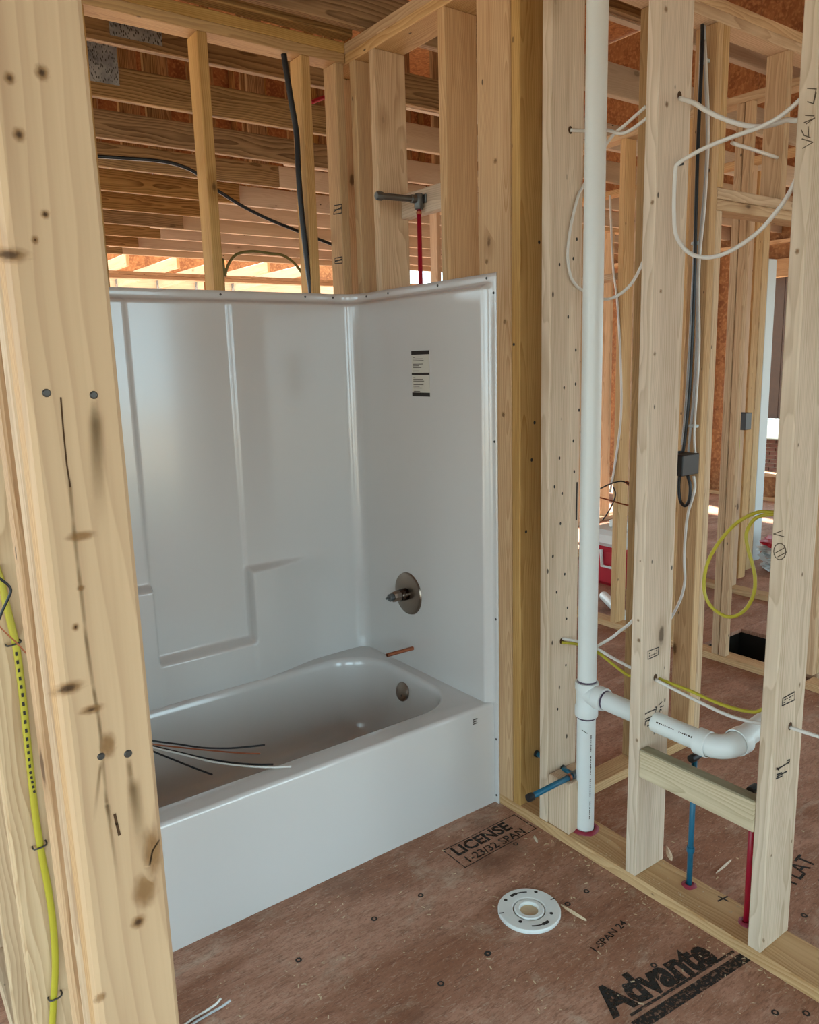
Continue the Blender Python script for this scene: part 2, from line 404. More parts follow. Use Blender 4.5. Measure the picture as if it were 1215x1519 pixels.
# back wall behind the tub (runs along x)
wb = wall('wall_back')
for x0, mt in ((-1.41, 'stud'), (-1.003, 'stud_gold'), (-.597, 'stud_gold'), (-.195, 'stud_gold'), (-.047, 'stud_gold')):
    board('stud', (x0, x0+.038), (0, .089), SH, mt, wb)
board('bottom_plate', (-1.62, 0), (0, .089), (0, .038), 'stud', wb)
board('top_plate', (-1.62, -.001), (0, .089), (ZP, ZP+.038), 'stud_gold', wb)
board('top_plate', (-1.62, -.001), (0, .089), (ZP+.038, ZT), 'stud_gold', wb)
# wet wall on the right (2x6, runs along y)
wr = wall('wall_right')
for y0, mt in ((.13, 'stud'), (-.062, 'stud_gold'), (-.195, 'stud'), (-.602, 'stud'), (-.949, 'stud_gold'), (-1.078, 'stud_pale'), (-1.442, 'stud_pale'), (-1.842, 'stud_pale'), (-2.25, 'stud')):
    board('stud', (0, .14), (y0, y0+.038), SH, mt, wr)
board('backing_stud', (0, .038), (-.909, -.757), SH, 'stud', wr)
board('bottom_plate', (0, .14), (-2.9, .17), (0, .038), 'stud', wr)
board('top_plate', (0, .14), (-2.9, .17), (ZP, ZP+.038), 'stud', wr)
board('top_plate', (0, .14), (-2.9, .17), (ZP+.038, ZT), 'stud', wr)
board('shower_blocking', (.102, .14), (-.563, -.196), (2.13, 2.22), 'stud_pale', wr)
board('pipe_block', (.004, .132), (-1.172, -1.079), (.038, .219), 'stud_pale', wr, axis='z')
board('sink_blocking', (.0, .04), (-1.803, -1.443), (.368, .457), 'block', wr)
# left alcove wall (runs along y) with the post in the foreground
wl = wall('wall_left')
LX = (-1.619, -1.530)
fg = board('stud', LX, (-1.93, -1.892), SH, 'fg', wl, bev=.005)
board('stud', (LX[0]+.002, LX[1]), (-1.891, -1.853), SH, 'stud', wl)
board('stud', (LX[0]+.001, LX[1]), (-1.852, -1.814), SH, 'stud', wl)
board('stud', (LX[0]+.028, LX[1]), (-1.813, -1.775), SH, 'stud', wl)
board('stud', LX, (-1.774, -1.736), SH, 'stud', wl)
for y0 in (-1.325, -.97, -.56, -.15): board('stud', LX, (y0, y0+.038), SH, 'stud', wl)
board('bottom_plate', LX, (-1.93, .0), (0, .038), 'stud', wl)
board('top_plate', LX, (-1.93, .0), (ZP, ZP+.038), 'stud', wl)
board('top_plate', LX, (-1.93, .0), (ZP+.038, ZT), 'stud', wl)
# wall beyond the wet wall with a door opening (runs along x)
wt = wall('wall_hallway')
TY = (-1.02, -.931)
for x0, mt in ((.142, 'stud'), (.575, 'stud_gold'), (.885, 'stud'), (1.93, 'stud'), (2.34, 'stud')):
    board('stud', (x0, x0+.038), TY, SH, mt, wt)
board('trimmer_stud', (.924, .962), TY, (.038, 2.103), 'stud', wt)
board('cripple_stud', (.924, .962), TY, (2.182, ZP), 'stud', wt)
board('cripple_stud', (1.352, 1.39), TY, (2.182, ZP), 'stud', wt)
board('trimmer_stud', (1.89, 1.928), TY, (.038, 2.103), 'stud', wt)
board('door_header', (.924, 1.928), TY, (2.104, 2.142), 'stud', wt)
board('door_header', (.924, 1.928), TY, (2.143, 2.181), 'stud', wt)
board('bottom_plate', (.142, .962), TY, (0, .038), 'stud', wt)
board('bottom_plate', (1.94, 3.2), TY, (0, .038), 'stud', wt)
board('top_plate', (.142, 3.2), TY, (ZP, ZP+.038), 'stud', wt)
board('top_plate', (.142, 3.2), TY, (ZP+.038, ZT), 'stud', wt)
# far wall parallel to the wet wall
wf = wall('wall_far')
FX = (1.80, 1.889)
for y0 in (1.4, 1.0, .59, .10, -.30, -.97, -1.38, -1.8):
    if -1.02-.05 < y0 < -.92: continue
    board('stud', FX, (y0, y0+.038), SH, random.choice(['stud', 'stud_pale']), wf)
for y0 in (-.570, -.612): board('stud', (FX[0], FX[0]+.038), (y0, y0+.038), SH, 'stud', wf)
for a, b in ((-.93, 1.45), (-2.6, -1.025)):
    board('bottom_plate', FX, (a, b), (0, .038), 'stud', wf)
    board('top_plate', FX, (a, b), (ZP, ZP+.038), 'stud', wf)
board('fire_blocking', FX, (.14, .588), (2.0, 2.038), 'stud', wf)
# bedroom wall farther still
we = wall('wall_bedroom')
for y0 in (-.33, .08, .49, .90, 1.31, 1.72, 2.1):
    board('stud', (2.95, 3.039), (y0, y0+.038), SH, random.choice(['stud', 'stud_pale']), we)
for a_, b_, y_, mt in ((1111, 1121, .15, 'stud_gold'), (1122, 1131, .24, 'stud_gold'), (1098, 1108, .13, 'stud_gold')):
    xa, xb = at(a_, 560, y=y_).x, at(b_, 560, y=y_).x; board('stud', (xa, xb), (y_, y_+.06), SH, mt, we)
board('bottom_plate', (2.95, 3.039), (-.9, 2.2), (0, .038), 'stud', we)
board('top_plate', (2.95, 3.039), (-.9, 2.2), (ZP, ZP+.038), 'stud', we)
wx = wall('wall_rear_bedroom')
for x0 in (2.2, 2.6, 3.05, 3.45, 3.86, 4.27, 4.67, 5.1):
    board('stud', (x0, x0+.038), (2.22, 2.309), SH, random.choice(['stud', 'stud_pale']), wx)
board('bottom_plate', (2.2, 5.2), (2.22, 2.309), (0, .038), 'stud', wx)
board('top_plate', (2.2, 5.2), (2.22, 2.309), (ZP, ZP+.038), 'stud', wx)

# exterior walls: sheathing, studs inside, window openings; unseen ones sized for daylight
def ext_wall(name, axis, pos, lo, hi, openings, thick=.012, inside=1, zt=ZP, ztop=5.29):
    """openings: (a, b, z0, z1) along the wall"""
    W = wall(name)
    def put(nm, a, b, z0, z1, d0, d1, mat, bev=0):
        if b-a < .01 or z1-z0 < .01: return
        D = sorted((pos+d0*inside, pos+d1*inside))
        if axis == 'x': board(nm, (a, b), D, (z0, z1), mat, W, bev=bev)
        else: board(nm, D, (a, b), (z0, z1), mat, W, bev=bev)
    cur = lo
    for a, b, z0, z1 in sorted(openings):
        put('sheathing_panel', cur, a, 0, zt, -.012, 0, 'osb'); put('sheathing_panel', a, b, 0, z0, -.012, 0, 'osb'); put('sheathing_panel', a, b, z1, zt, -.012, 0, 'osb')
        put('window_header', a-.04, b+.04, z1, min(z1+.18, zt-.04), .001, .089, 'stud', .003)
        if z0 > .1: put('window_sill', a-.04, b+.04, z0-.038, z0, .001, .089, 'stud', .003)
        cur = b
    put('sheathing_panel', cur, hi, 0, zt, -.012, 0, 'osb')
    if ztop > zt:  # upper sheathing added to shut out sky light above the window walls
        a = lo
        while a < hi-.01:
            b = min(a+2.44, hi); put('sheathing_panel', a, b-.003, zt+.002, ztop, -.012, 0, 'osb'); a = b
    x = lo
    while x < hi-.04:
        if not any(a-.05 < x+.019 < b+.05 for a, b, _, _ in openings): put('stud', x, x+.038, .038, zt-.04, .001, .089, 'stud', .003)
        x += .4064
    put('bottom_plate', lo, hi, 0, .038, .001, .089, 'stud'); put('top_plate', lo, hi, zt-.038, zt, .001, .089, 'stud')
    return W
ext_wall('wall_west', 'y', -4.4, -5.2, 6.9, [(-4.9, -2.75, .05, 2.4), (-2.35, -.2, .05, 2.4), (.3, 2.6, .4, 2.4), (3.2, 5.6, .4, 2.4)], inside=1)
ext_wall('wall_south', 'x', -5.2, -4.4, 6.4, [(-3.9, -1.9, .05, 2.4), (-.9, 1.55, .05, 2.4), (2.6, 4.05, .05, 2.4), (4.9, 6.1, .4, 2.4)], inside=1)
WY0, WY1 = at(1160, 600, x=6.4).y, at(1128, 600, x=6.4).y
ext_wall('wall_east', 'y', 6.4, -5.2, 6.9, [(-4.4, -2.6, .4, 2.3), (-1.9, -.1, .4, 2.3), (WY0-.2, WY1+.1, .3, 2.35), (4.6, 6.2, .5, 2.3)], inside=-1)
ext_wall('wall_north', 'x', 6.9, -4.4, 6.4, [(-4.2, -1.2, .05, 2.64), (-1.0, 2.2, .05, 2.64), (2.4, 4.4, .05, 2.64), (4.6, 6.2, .05, 2.64)], inside=-1, ztop=0)

# ------------------------------------------------------------------ ceiling trusses
ceil = empty('ceiling', (0, 0, 0), kind='structure')
JY = [-.148-.61*k for k in range(7, 0, -1)]+[-.148, .462, 1.092, 1.732, 2.352, 2.992, 3.632, 4.232, 4.832, 5.46, 6.0]
for i, y0 in enumerate(JY):
    lap = .95+random.uniform(-.03, .03)
    board('truss_chord', (-4.4, lap), (y0, y0+.038), (ZT, ZT+.14), 'joist', ceil)
    board('truss_chord', (lap-.001 if i % 2 else lap-.28, 6.4), (y0+.0385, y0+.0765) if not i % 2 else (y0, y0+.038), (ZT, ZT+.14), 'joist_pale', ceil)
board('nailer', (-1.6, -.002), (-.062, -.002), (ZT+.001, ZT+.039), 'joist', ceil)
for i, y0 in enumerate(JY):
    if y0 < 1.9: continue
    for k in range(8):
        x = -2.6+k*.9+random.uniform(-.2, .2)
        if i % 2 == 0 or k % 2: board('truss_web', (x, x+.085), (y0, y0+.038), (ZT+.141, 5.28), 'joist', ceil, bev=0)
for (a, b), (c, d), y0 in (((125, 172), (68, 118), 1.09), ((163, 238), (33, 52), .46)):
    p, q = at(a, d, y=y0), at(b, c, y=y0)
    board('truss_plate', (p.x, q.x), (y0-.003, y0-.0005), (p.z, q.z), 'plate', ceil, bev=0, axis='z')
roof = empty('roof', (0, 0, 5.3), kind='structure')  # flat deck out of view, added to block sky and darken the trusses
for k in range(9):
    for j in range(5):
        board('roof_panel', (-4.6+k*1.24, -4.6+k*1.24+1.235), (-5.4+j*2.46, -5.4+j*2.46+2.455), (5.3, 5.312), 'osb', roof, bev=0, axis='z')
gb = wall('wall_gable')
for k in range(9):
    board('sheathing_panel', (-4.4+k*1.2, -4.4+k*1.2+1.195), (6.7, 6.712), (ZT+.16, 5.29), 'osb', gb, bev=0)
for k in range(26): board('stud', (-4.3+k*.4064, -4.262+k*.4064), (6.6, 6.689), (ZT+.16, 5.29), 'joist', gb, bev=0)
# porch framing beyond the north wall, open to the sky
pr = tag(empty('porch_frame', (1.5, 8, ZT)), 'sunlit porch roof framing with metal hangers beyond the trusses', 'framing')
for k in range(12):
    x = -3.0+k*.61
    board('porch_joist', (x, x+.038), (6.93, 9.45), (ZT, ZT+.14), 'stud_pale', pr)
    board('joist_hanger', (x-.003, x+.041), (9.36, 9.449), (ZT-.004, ZT+.11), 'plate', pr, bev=0)
board('ledger', (-4, 6.2), (9.452, 9.49), (ZT-.02, ZT+.16), 'stud_pale', pr)
board('parapet_panel', (-4, 6.2), (9.492, 9.504), (ZT-.02, ZT+1.2), 'osb', pr, bev=0)
for x in (-3.9, -1, 2, 5): board('porch_post', (x, x+.14), (9.45, 9.59), (-.7, ZT-.021), 'stud_pale', pr)

# ------------------------------------------------------------------ one-piece bathtub and surround
def sstep(a, b, t):
    t = max(0., min(1., (t-a)/(b-a))); return t*t*(3-2*t)
TL, TD, TH, RIM, RC = 1.524, .845, 1.8624, .388, .085
tub = tag(empty('bathtub_surround', (-TL/2, -TD/2, 0)), 'white one-piece bathtub and shower surround set between the framed walls', 'bathtub')
segs = []
def upath():
    out = []
    def lin(a, b, n0, nrm):
        for k in range(n0): t = k/n0; out.append((Vector(a)*(1-t)+Vector(b)*t, Vector(nrm)))
    fine = [-TD+.0, -TD+.0125, -TD+.024, -TD+.028, -TD+.032, -TD+.036, -TD+.040, -TD+.045]
    for y in fine: out.append((Vector((0, y)), Vector((-1, 0))))
    lin((0, -TD+.05), (0, -RC), 26, (-1, 0))
    for k in range(12):
        a = math.pi/2*k/12; out.append((Vector((-RC+RC*math.cos(a), -RC+RC*math.sin(a))), Vector((-math.cos(a), -math.sin(a)))))
    lin((-RC, 0), (-TL+RC, 0), 230, (0, -1))
    for k in range(12):
        a = math.pi/2+math.pi/2*k/12; out.append((Vector((-TL+RC+RC*math.cos(a), -RC+RC*math.sin(a))), Vector((-math.cos(a), -math.sin(a)))))
    lin((-TL, -RC), (-TL, -TD+.05), 26, (1, 0))
    for y in reversed(fine): out.append((Vector((-TL, y)), Vector((1, 0))))
    return out
def depth(p, n, z): return .003+depth0(p, n, z)
def depth0(p, n, z):
    st = 1-sstep(1.815, 1.835, z)
    if abs(n.x) > .99: return .03*st*sstep(-TD+.024, -TD+.042, p.y)
    d = .03*st
    u = abs(p.x+.752); inner = .184
    col = sstep(inner-.006, inner+.008, u)
    fade = 1-sstep(.19, .50, u)
    d += .008*st*col*(1-sstep(.3, .55, u))
    low = sstep(0, 1, (.838-z)/.022)
    d += .048*low*col*fade
    low2 = sstep(0, 1, (.560-z)/.026)
    d += .052*low2*(1-col)*1.0
    return d
zs = sorted(set([RIM-.03, RIM, .41, .44, .48, .52]+[.53+.004*k for k in range(12)]+[.58+.03*k for k in range(8)]+[.80+.004*k for k in range(14)]+[.86+.05*k for k in range(19)]+[1.805+.004*k for k in range(10)]+[1.85, TH]))
zs = [z for z in zs if z <= TH]
up = upath(); bm = bmesh.new(); grid = []
for z in zs: grid.append([bm.verts.new((q.x, q.y, z)) for q in [p+n*depth(p, n, z) for p, n in up]])
for a, b in zip(grid, grid[1:]):
    for k in range(len(a)-1): bm.faces.new((a[k], b[k], b[k+1], a[k+1]))
sur = bm_obj('wall_surround', bm, M['tub'], tub, smooth=True)
md = sur.modifiers.new('shell', 'SOLIDIFY'); md.thickness = .0025; md.offset = -1
# nailing flange strips from the floor up to the rim
for s, x0 in ((1, 0), (-1, -TL)):
    board('nailing_flange', (x0-.005, x0-.001) if s > 0 else (x0+.001, x0+.005), (-TD, -TD+.03), (0, RIM), 'tub', tub, bev=.001, axis='z')
# apron
bm = bmesh.new(); prof = [(-TD+.022, .0), (-TD+.020, .15), (-TD+.021, .30), (-TD+.022, RIM-.014)]
for k in range(1, 9):
    a = math.pi-math.pi/2*k/8; prof.append((-TD+.036+.014*math.cos(a), RIM-.014+.014*math.sin(a)))
prof += [(-TD+.07, RIM)]
xs = [-TL+.006+(TL-.012)*k/24 for k in range(25)]
rows = [[bm.verts.new((x, y, z)) for y, z in prof] for x in xs]
for a, b in zip(rows, rows[1:]):
    for k in range(len(prof)-1): bm.faces.new((a[k], b[k], b[k+1], a[k+1]))
bmesh.ops.recalc_face_normals(bm, faces=bm.faces)
bm_obj('apron', bm, M['tub'], tub, smooth=True)
# basin with rim
def rrect(x0, x1, y0, y1, r, n=24):
    pts = []
    for cx, cy, a0 in ((x1-r, y1-r, 0), (x0+r, y1-r, 90), (x0+r, y0+r, 180), (x1-r, y0+r, 270)):
        for k in range(n): a = math.radians(a0+90*k/(n-1)); pts.append(Vector((cx+r*math.cos(a), cy+r*math.sin(a))))
    return pts
bx0, bx1, by0, by1 = -TL+.125, -.070, -.738, -.085
loops = [([(p.x, p.y, RIM) for p in rrect(-TL+.02, -.02, -TD+.07, -.03, .002)])]
for ins, z, r in ((0, RIM, .19), (.006, RIM-.002, .187), (.012, RIM-.010, .184), (.016, RIM-.03, .182), (.030, .26, .175), (.050, .14, .165), (.066, .09, .15), (.09, .066, .13), (.14, .058, .09), (.25, .055, .03)):
    loops.append([(p.x, p.y, z) for p in rrect(bx0+ins*1.6, bx1-ins, by0+ins*.8, by1-ins, max(.02, r-ins*.2))])
bm = bmesh.new(); V = [[bm.verts.new(p) for p in L] for L in loops]
for a, b in zip(V, V[1:]):
    for k in range(len(a)): bm.faces.new((a[k], a[(k+1) % len(a)], b[(k+1) % len(a)], b[k]))
bm.faces.new(V[-1]); bmesh.ops.recalc_face_normals(bm, faces=bm.faces)
bas = bm_obj('basin', bm, M['tub'], tub, smooth=True); bas.data.set_sharp_from_angle(angle=math.radians(60))
# overflow cover on the end wall of the basin
oc = at(597, 1026, x=-.098)
ov = lathe('overflow_cover', [(0, .012), (.010, .012), (.030, .009), (.037, .004), (.038, 0), (.036, -.006)], (-1, 0, .22), oc, 'nickel', tub); tag(ov, 'round dark nickel overflow cover')
lathe('overflow_screw', [(0, .015), (.004, .015), (.005, .011)], (-1, 0, .22), oc+Vector((0, -.012, -.012)), 'chrome', ov, seg=10)
# nails through the flange
for y in (-.09, -.24, -.545, -.80):
    lathe('flange_nail', [(0, .002), (.004, .0015), (.0045, 0)], (-1, 0, 0), (-.0032, y, TH-.014), 'nail', tub, seg=8)
for x in (-.105, -.23, -.578, -.98, -1.35):
    lathe('flange_nail', [(0, .002), (.004, .0015), (.0045, 0)], (0, -1, 0), (x, -.0032, TH-.014), 'nail', tub, seg=8)
for z in (1.80, 1.32, .70, .25, .03):
    lathe('flange_nail', [(0, .002), (.004, .0015), (.0045, 0)], (-1, 0, 0), (-.0055 if z < RIM else -.0032, -TD+.012, z), 'nail', tub, seg=8)
# printed label on the plumbing wall
lx = -.0335
lab = board('product_label', (lx-.0006, lx), (-.527, -.421), (1.464, 1.628), 'paper', tub, bev=0, axis='z'); tag(lab, 'white printed label with black bands')
def lbar(y0, y1, z0, z1, mt='ink'):
    board('label_print', (lx-.0012, lx-.0007), (min(y0, y1), max(y0, y1)), (z0, z1), mt, lab, bev=0, axis='z')
lbar(-.421, -.527, 1.614, 1.628); lbar(-.421, -.527, 1.541, 1.549); lbar(-.421, -.527, 1.464, 1.478)
for zt in (1.606, 1.533):
    for k, wd in enumerate((.012, .058, .064, 0, .060, .036, .050, 0, .038)):
        if wd: lbar(-.430, -.430-wd, zt-.0062*k-.0022, zt-.0062*k, 'fadedink')
MYZ = lambda y, z: basis((lx-.0016, y, z), (0, -1, 0), (0, 0, 1))
# small moulded maker's mark on the apron
for k in range(3):
    board('apron_mark', (-.108+.0, -.088-.004*(k % 2)), (-TD+.0185, -TD+.0195), (.335+.008*k, .338+.008*k), 'fadedink', tub, bev=0, axis='x')

# ------------------------------------------------------------------ plumbing fittings on the tub wall
vy, vz = -.36, .693
sv = tag(empty('shower_valve', (-.03, vy, vz)), 'round brushed nickel valve trim without handle on the tub wall', 'valve')
lathe('escutcheon', [(0, .012), (.04, .0118), (.075, .0098), (.083, .006), (.085, 0), (.08, -.0005)], (-1, 0, 0), (-.0335, vy, vz), 'nickel', sv, seg=48)
lathe('sleeve', [(0, .044), (.0235, .044), (.0245, .042), (.0245, .008)], (-1, 0, 0), (-.0335, vy, vz), 'chrome', sv)
lathe('cartridge_nut', [(.0215, .044), (.0215, .074), (.020, .076), (0, .076)], (-1, 0, 0), (-.0335, vy, vz), 'nickel', sv, seg=8)
lathe('stem', [(.0145, .076), (.0150, .078), (.0150, .092), (.0135, .094), (.0045, .0945), (.0045, .108), (0, .109)], (-1, 0, 0), (-.0335, vy, vz), 'galv', sv, seg=12)
o = lathe('copper_stub_pipe', [(.0075, 0), (.0075, .10), (.0079, .118), (.0079, .132), (.006, .132), (.006, .10), (0, .10)], (-1, 0, .02), (-.026, -.378, .470), 'copper', None, seg=16)
tag(o, 'short copper stub pipe poking out of the tub wall below the valve', 'pipe')
# shower arm stub with red riser
sh = tag(empty('shower_riser', (.08, -.335, 1.0)), 'grey threaded shower nipple on a red riser pipe above the tub', 'pipe')
E0 = Vector((.082, -.335, 2.178)); tip = at(558, 290, y=-.335)
lathe('nipple', [(.0, 0), (.0115, 0), (.0115, (tip-E0).length-.022)], tip-E0, E0, 'galv', sh, seg=16)
lathe('nipple_cap', [(.0115, 0), (.016, 0), (.016, .018), (.012, .024), (0, .024)], tip-E0, tip-(tip-E0).normalized()*.024, 'galv', sh, seg=8)
lathe('coupling', [(.0115, 0), (.015, 0), (.015, .02), (.0115, .022)], tip-E0, E0+(tip-E0).normalized()*.015, 'galv', sh, seg=12)
lathe('drop_ear_elbow', [(0, .02), (.014, .02), (.017, .012), (.017, -.03), (.013, -.036), (0, -.036)], (0, 0, 1), E0, 'galv', sh, seg=16)
board('mounting_ear', (.094, .101), (-.362, -.308), (2.165, 2.195), 'galv', sh, bev=.002, axis='z')
tube('riser', [(.082, -.335, 1.30), (.082, -.335, 1.7), (.082, -.335, 2.15)], .0085, 'red', sh)
lathe('crimp_ring', [(.0085, 0), (.0105, 0), (.0105, .01), (.0085, .01)], (0, 0, 1), (.082, -.335, 2.125), 'copper', sh, seg=14)

# PVC stack with sanitary tee and branch
px, py = .075, -1.178
pv = tag(empty('vent_stack', (px, py, .038)), 'white vertical drain and vent pipe with tee beside the tub', 'pipe')
rp = .0302
lathe('stack_pipe', [(rp, .0), (rp, .42)], (0, 0, 1), (px, py, .036), 'pvc', pv)
lathe('stack_pipe', [(rp, .0), (rp, 2.50)], (0, 0, 1), (px, py, .545), 'pvc', pv)
tz = .505
tee = lathe('sanitary_tee', [(rp, -.062), (.0365, -.060), (.0375, -.055), (.0375, -.028), (.034, -.022), (.034, .026), (.0375, .032), (.0375, .052), (.0365, .056), (rp, .057)], (0, 0, 1), (px, py, tz), 'pvc', pv)
lathe('tee_branch', [(.033, .0), (.034, .040), (.0375, .044), (.0375, .072), (.0365, .075), (rp, .076)], (0, -1, 0), (px, py, tz+.018), 'pvc', tee)
for z in (tz-.064, tz+.0585): lathe('primer_ring', [(rp+.0003, 0), (rp+.0008, .001), (rp+.0008, .007), (rp+.0003, .008)], (0, 0, 1), (px, py, z-.004), 'pvc_seam', tee)
lathe('primer_ring', [(rp+.0003, 0), (rp+.0008, .001), (rp+.0008, .006), (rp+.0003, .007)], (0, -1, 0), (px, py-.0755, tz+.018), 'pvc_seam', tee)
za = tz+.018
arm = lathe('branch_pipe', [(rp, .05), (rp, .455)], (0, -1, -.012), (px, py, za), 'pvc', pv)
ey = -1.60
path = [(px, ey+.012, za-.005), (px, ey-.022, za-.004)]
el = []
Rb = .046
for k in range(13):
    a = math.pi/2*k/12; el.append((px+Rb-Rb*math.cos(a), ey-.028-Rb*math.sin(a), za-.004+.010*k/12))
pth = path[:1]+el+[(px+Rb+.025, ey-.028-Rb, za+.010)]
elb = tube('elbow', pth, .0335, 'pvc', pv, sides=28)
lathe('elbow_collar', [(.0345, 0), (.0378, .001), (.0378, .034), (.0345, .037)], (0, -1, 0), (px, ey+.014, za-.006), 'pvc', elb)
lathe('elbow_collar', [(.0345, 0), (.0378, .001), (.0378, .034), (.0345, .037)], (1, 0, 0), (px+Rb-.004, ey-.028-Rb, za+.007), 'pvc', elb)
lathe('branch_pipe', [(rp, 0), (rp, .20), (rp-.004, .20), (rp-.004, .1)], (1, 0, .12), (px+Rb+.02, ey-.028-Rb, za+.009), 'pvc', pv)
sl = lathe('sealant_ring', [(.031, .004), (.036, .009), (.043, .006), (.047, 0)], (0, 0, 1), (px, py, .0385), 'sealant', pv, seg=22)
for v in sl.data.vertices:
    v.co.x += random.uniform(-.003, .003); v.co.y += random.uniform(-.003, .003)
# printing along the pipes
def pipe_print(parent, org, axis, face, length, r, wid=.0045):
    a = Vector(axis).normalized(); n = Vector(face).normalized(); n = (n-a*n.dot(a)).normalized(); s = n.cross(a); t = 0; bm = bmesh.new(); k = 0
    while t < length:
        l = random.choice((.003, .004, .005, .007)); h = wid*random.uniform(.6, 1)
        c = Vector(org)+a*t+n*(r+.0003)
        bm.faces.new([bm.verts.new(q) for q in (c-s*h/2, c+a*l-s*h/2, c+a*l+s*h/2, c+s*h/2)])
        t += l+.0025; k += 1
        if k % 9 == 0: t += .014
    return bm_obj('pipe_print', bm, M['fadedink'], parent)
pipe_print(pv, (px, py, .09), (0, 0, 1), (-.3, -.95, 0), .30, rp)
pipe_print(pv, (px, py-.10, za-.002), (0, -1, -.012), (-.75, 0, .66), .06, rp)
pipe_print(pv, (px, py-.285, za-.004), (0, -1, -.012), (-.85, 0, .5), .12, rp)
strokes('marker_tick', [[at(863, 1083, y=py-.0295), at(871, 1088, y=py-.0295)]], .002, (0, -1, 0), 'ink', pv)

# supply pipes
def pex(name, path, mat, label, fittings=(), r=.0082, caps=()):
    e = tag(empty(name, path[0]), label, 'pipe')
    tube('pipe', path, r, mat, e, sides=14)
    for org, ax, L, mt in fittings: lathe('crimp_fitting', [(0, 0), (r+.003, 0), (r+.0035, L*.2), (r+.0035, L*.8), (r+.003, L), (0, L)], ax, org, mt, e, seg=12)
    return e
ez = .238
Q0 = at(852, 1149, y=-1.15); Q1 = at(784, 1184, y=-1.15); qd = (Q1-Q0).normalized()
tw = pex('toilet_supply_pipe', [Q0, Q0.lerp(Q1, .5), Q1], 'blue', 'blue water supply stub pointing into the room beside the white stack',
         [(Q1-qd*.018, qd, .02, 'black'), (Q0-qd*.022, qd, .034, 'galv')], r=.0095)
lathe('crimp_ring', [(.0095, 0), (.0115, 0), (.0115, .01), (.0095, .01)], qd, Q0+qd*.02, 'copper', tw, seg=14)
tube('feed_pipe', [Q0, at(838, 1142, y=-1.10), at(834, 1140, y=-1.078), Vector((.075, -.97, .216)), Vector((.077, -.90, .216))], .0082, 'blue', tw)
for y in (-.951, -1.08): lathe('plastic_sleeve', [(.0082, 0), (.013, 0), (.012, .008), (.0082, .010)], (0, -1, 0), (at(834, 1140, y=-1.078).x if y < -1 else .077, y, .215), 'black', tw, seg=12)
bz = .452
bl = pex('blue_supply_riser', [(.092, -1.566, .03), (.092, -1.566, .2), (.092, -1.566, bz)], 'blue', 'vertical blue supply pipe rising from the bottom plate behind the sink block',
         [((.092, -1.566, .15), (0, 0, 1), .016, 'blue'), ((.072, -1.566, bz), (1, 0, 0), .03, 'black')])
tube('stub_out', [(.085, -1.566, bz), (.15, -1.566, bz), (.24, -1.566, bz)], .009, 'blue', bl)
rd = pex('red_supply_riser', [(.078, -1.756, .03), (.078, -1.756, .2), (.078, -1.756, .44)], 'red', 'vertical red supply pipe rising from the bottom plate beside the end stud',
         [((.058, -1.756, .445), (1, 0, 0), .03, 'black')])
tube('stub_out', [(.07, -1.756, .445), (.24, -1.756, .445)], .009, 'red', rd)
for e, (x, y) in ((bl, (.092, -1.566)), (rd, (.078, -1.756))):
    s_ = lathe('sealant_ring', [(.0085, .005), (.013, .008), (.018, .005), (.021, 0)], (0, 0, 1), (x, y, .0385), 'sealant', e, seg=14)
    for v in s_.data.vertices: v.co.x += random.uniform(-.003, .003); v.co.y += random.uniform(-.003, .003)

# toilet flange in the floor
fc = (at(785, 1348, z=.012)); fx, fy = fc.x, fc.y
tf = tag(empty('toilet_flange', (fx, fy, 0)), 'round white toilet flange with slots lying on the subfloor', 'flange')
lathe('flange_ring', [(.048, .0005), (.090, .0005), (.091, .002), (.091, .011), (.089, .013), (.060, .013), (.050, .012), (.047, .009), (.046, .002), (.048, .0005)], (0, 0, 1), (fx, fy, 0), 'pvc', tf, seg=64)
lathe('knockout_cap', [(.044, .002), (.044, .010), (.041, .013), (.030, .013), (.027, .010), (.0265, .004), (0, .004)], (0, 0, 1), (fx, fy, 0), 'pvc', tf, seg=48)
lathe('knockout_centre', [(.0262, .0042), (.0262, .0046), (0, .0046)], (0, 0, 1), (fx, fy, 0), 'chip', tf, seg=32)
def arc_slot(r, a0, a1, w):
    bm = bmesh.new(); n = 14; L = []
    for k in range(n+1):
        a = math.radians(a0+(a1-a0)*k/n)
        L.append([bm.verts.new((fx+(r+s*w/2)*math.cos(a), fy+(r+s*w/2)*math.sin(a), .0133)) for s in (-1, 1)])
    for a, b in zip(L, L[1:]): bm.faces.new((a[0], a[1], b[1], b[0]))
    bm_obj('bolt_slot', bm, M['black'], tf)
ang = math.degrees(math.atan2(*(lambda p: (p.y-fy, p.x-fx))(at(765, 1322, z=.013))))
ang2 = math.degrees(math.atan2(*(lambda p: (p.y-fy, p.x-fx))(at(803, 1370, z=.013))))
for a in (ang, ang2):
    arc_slot(.072, a-24, a+2, .005); arc_slot(.072, a+2, a+20, .010)
for q in ((795, 1323), (750, 1335), (772, 1367), (818, 1355)):
    p = at(*q, z=.013); bm = lathe_bm([(0, 0), (.0055, 0)], (0, 0, 1), (p.x, p.y, .0134), 12); bm_obj('screw_hole', bm, M['black'], tf)
for q in ((819, 1334), (748, 1354)):
    p = at(*q, z=.013); d = Vector((p.x-fx, p.y-fy, 0)).normalized()
    strokes('edge_notch', [[Vector((fx, fy, .0131))+d*.078, Vector((fx, fy, .0131))+d*.09]], .004, (0, 0, 1), 'black', tf)

# ------------------------------------------------------------------ cables
def pts(l, **k): return [at(*p, **k) for p in l]
NMR = .0048
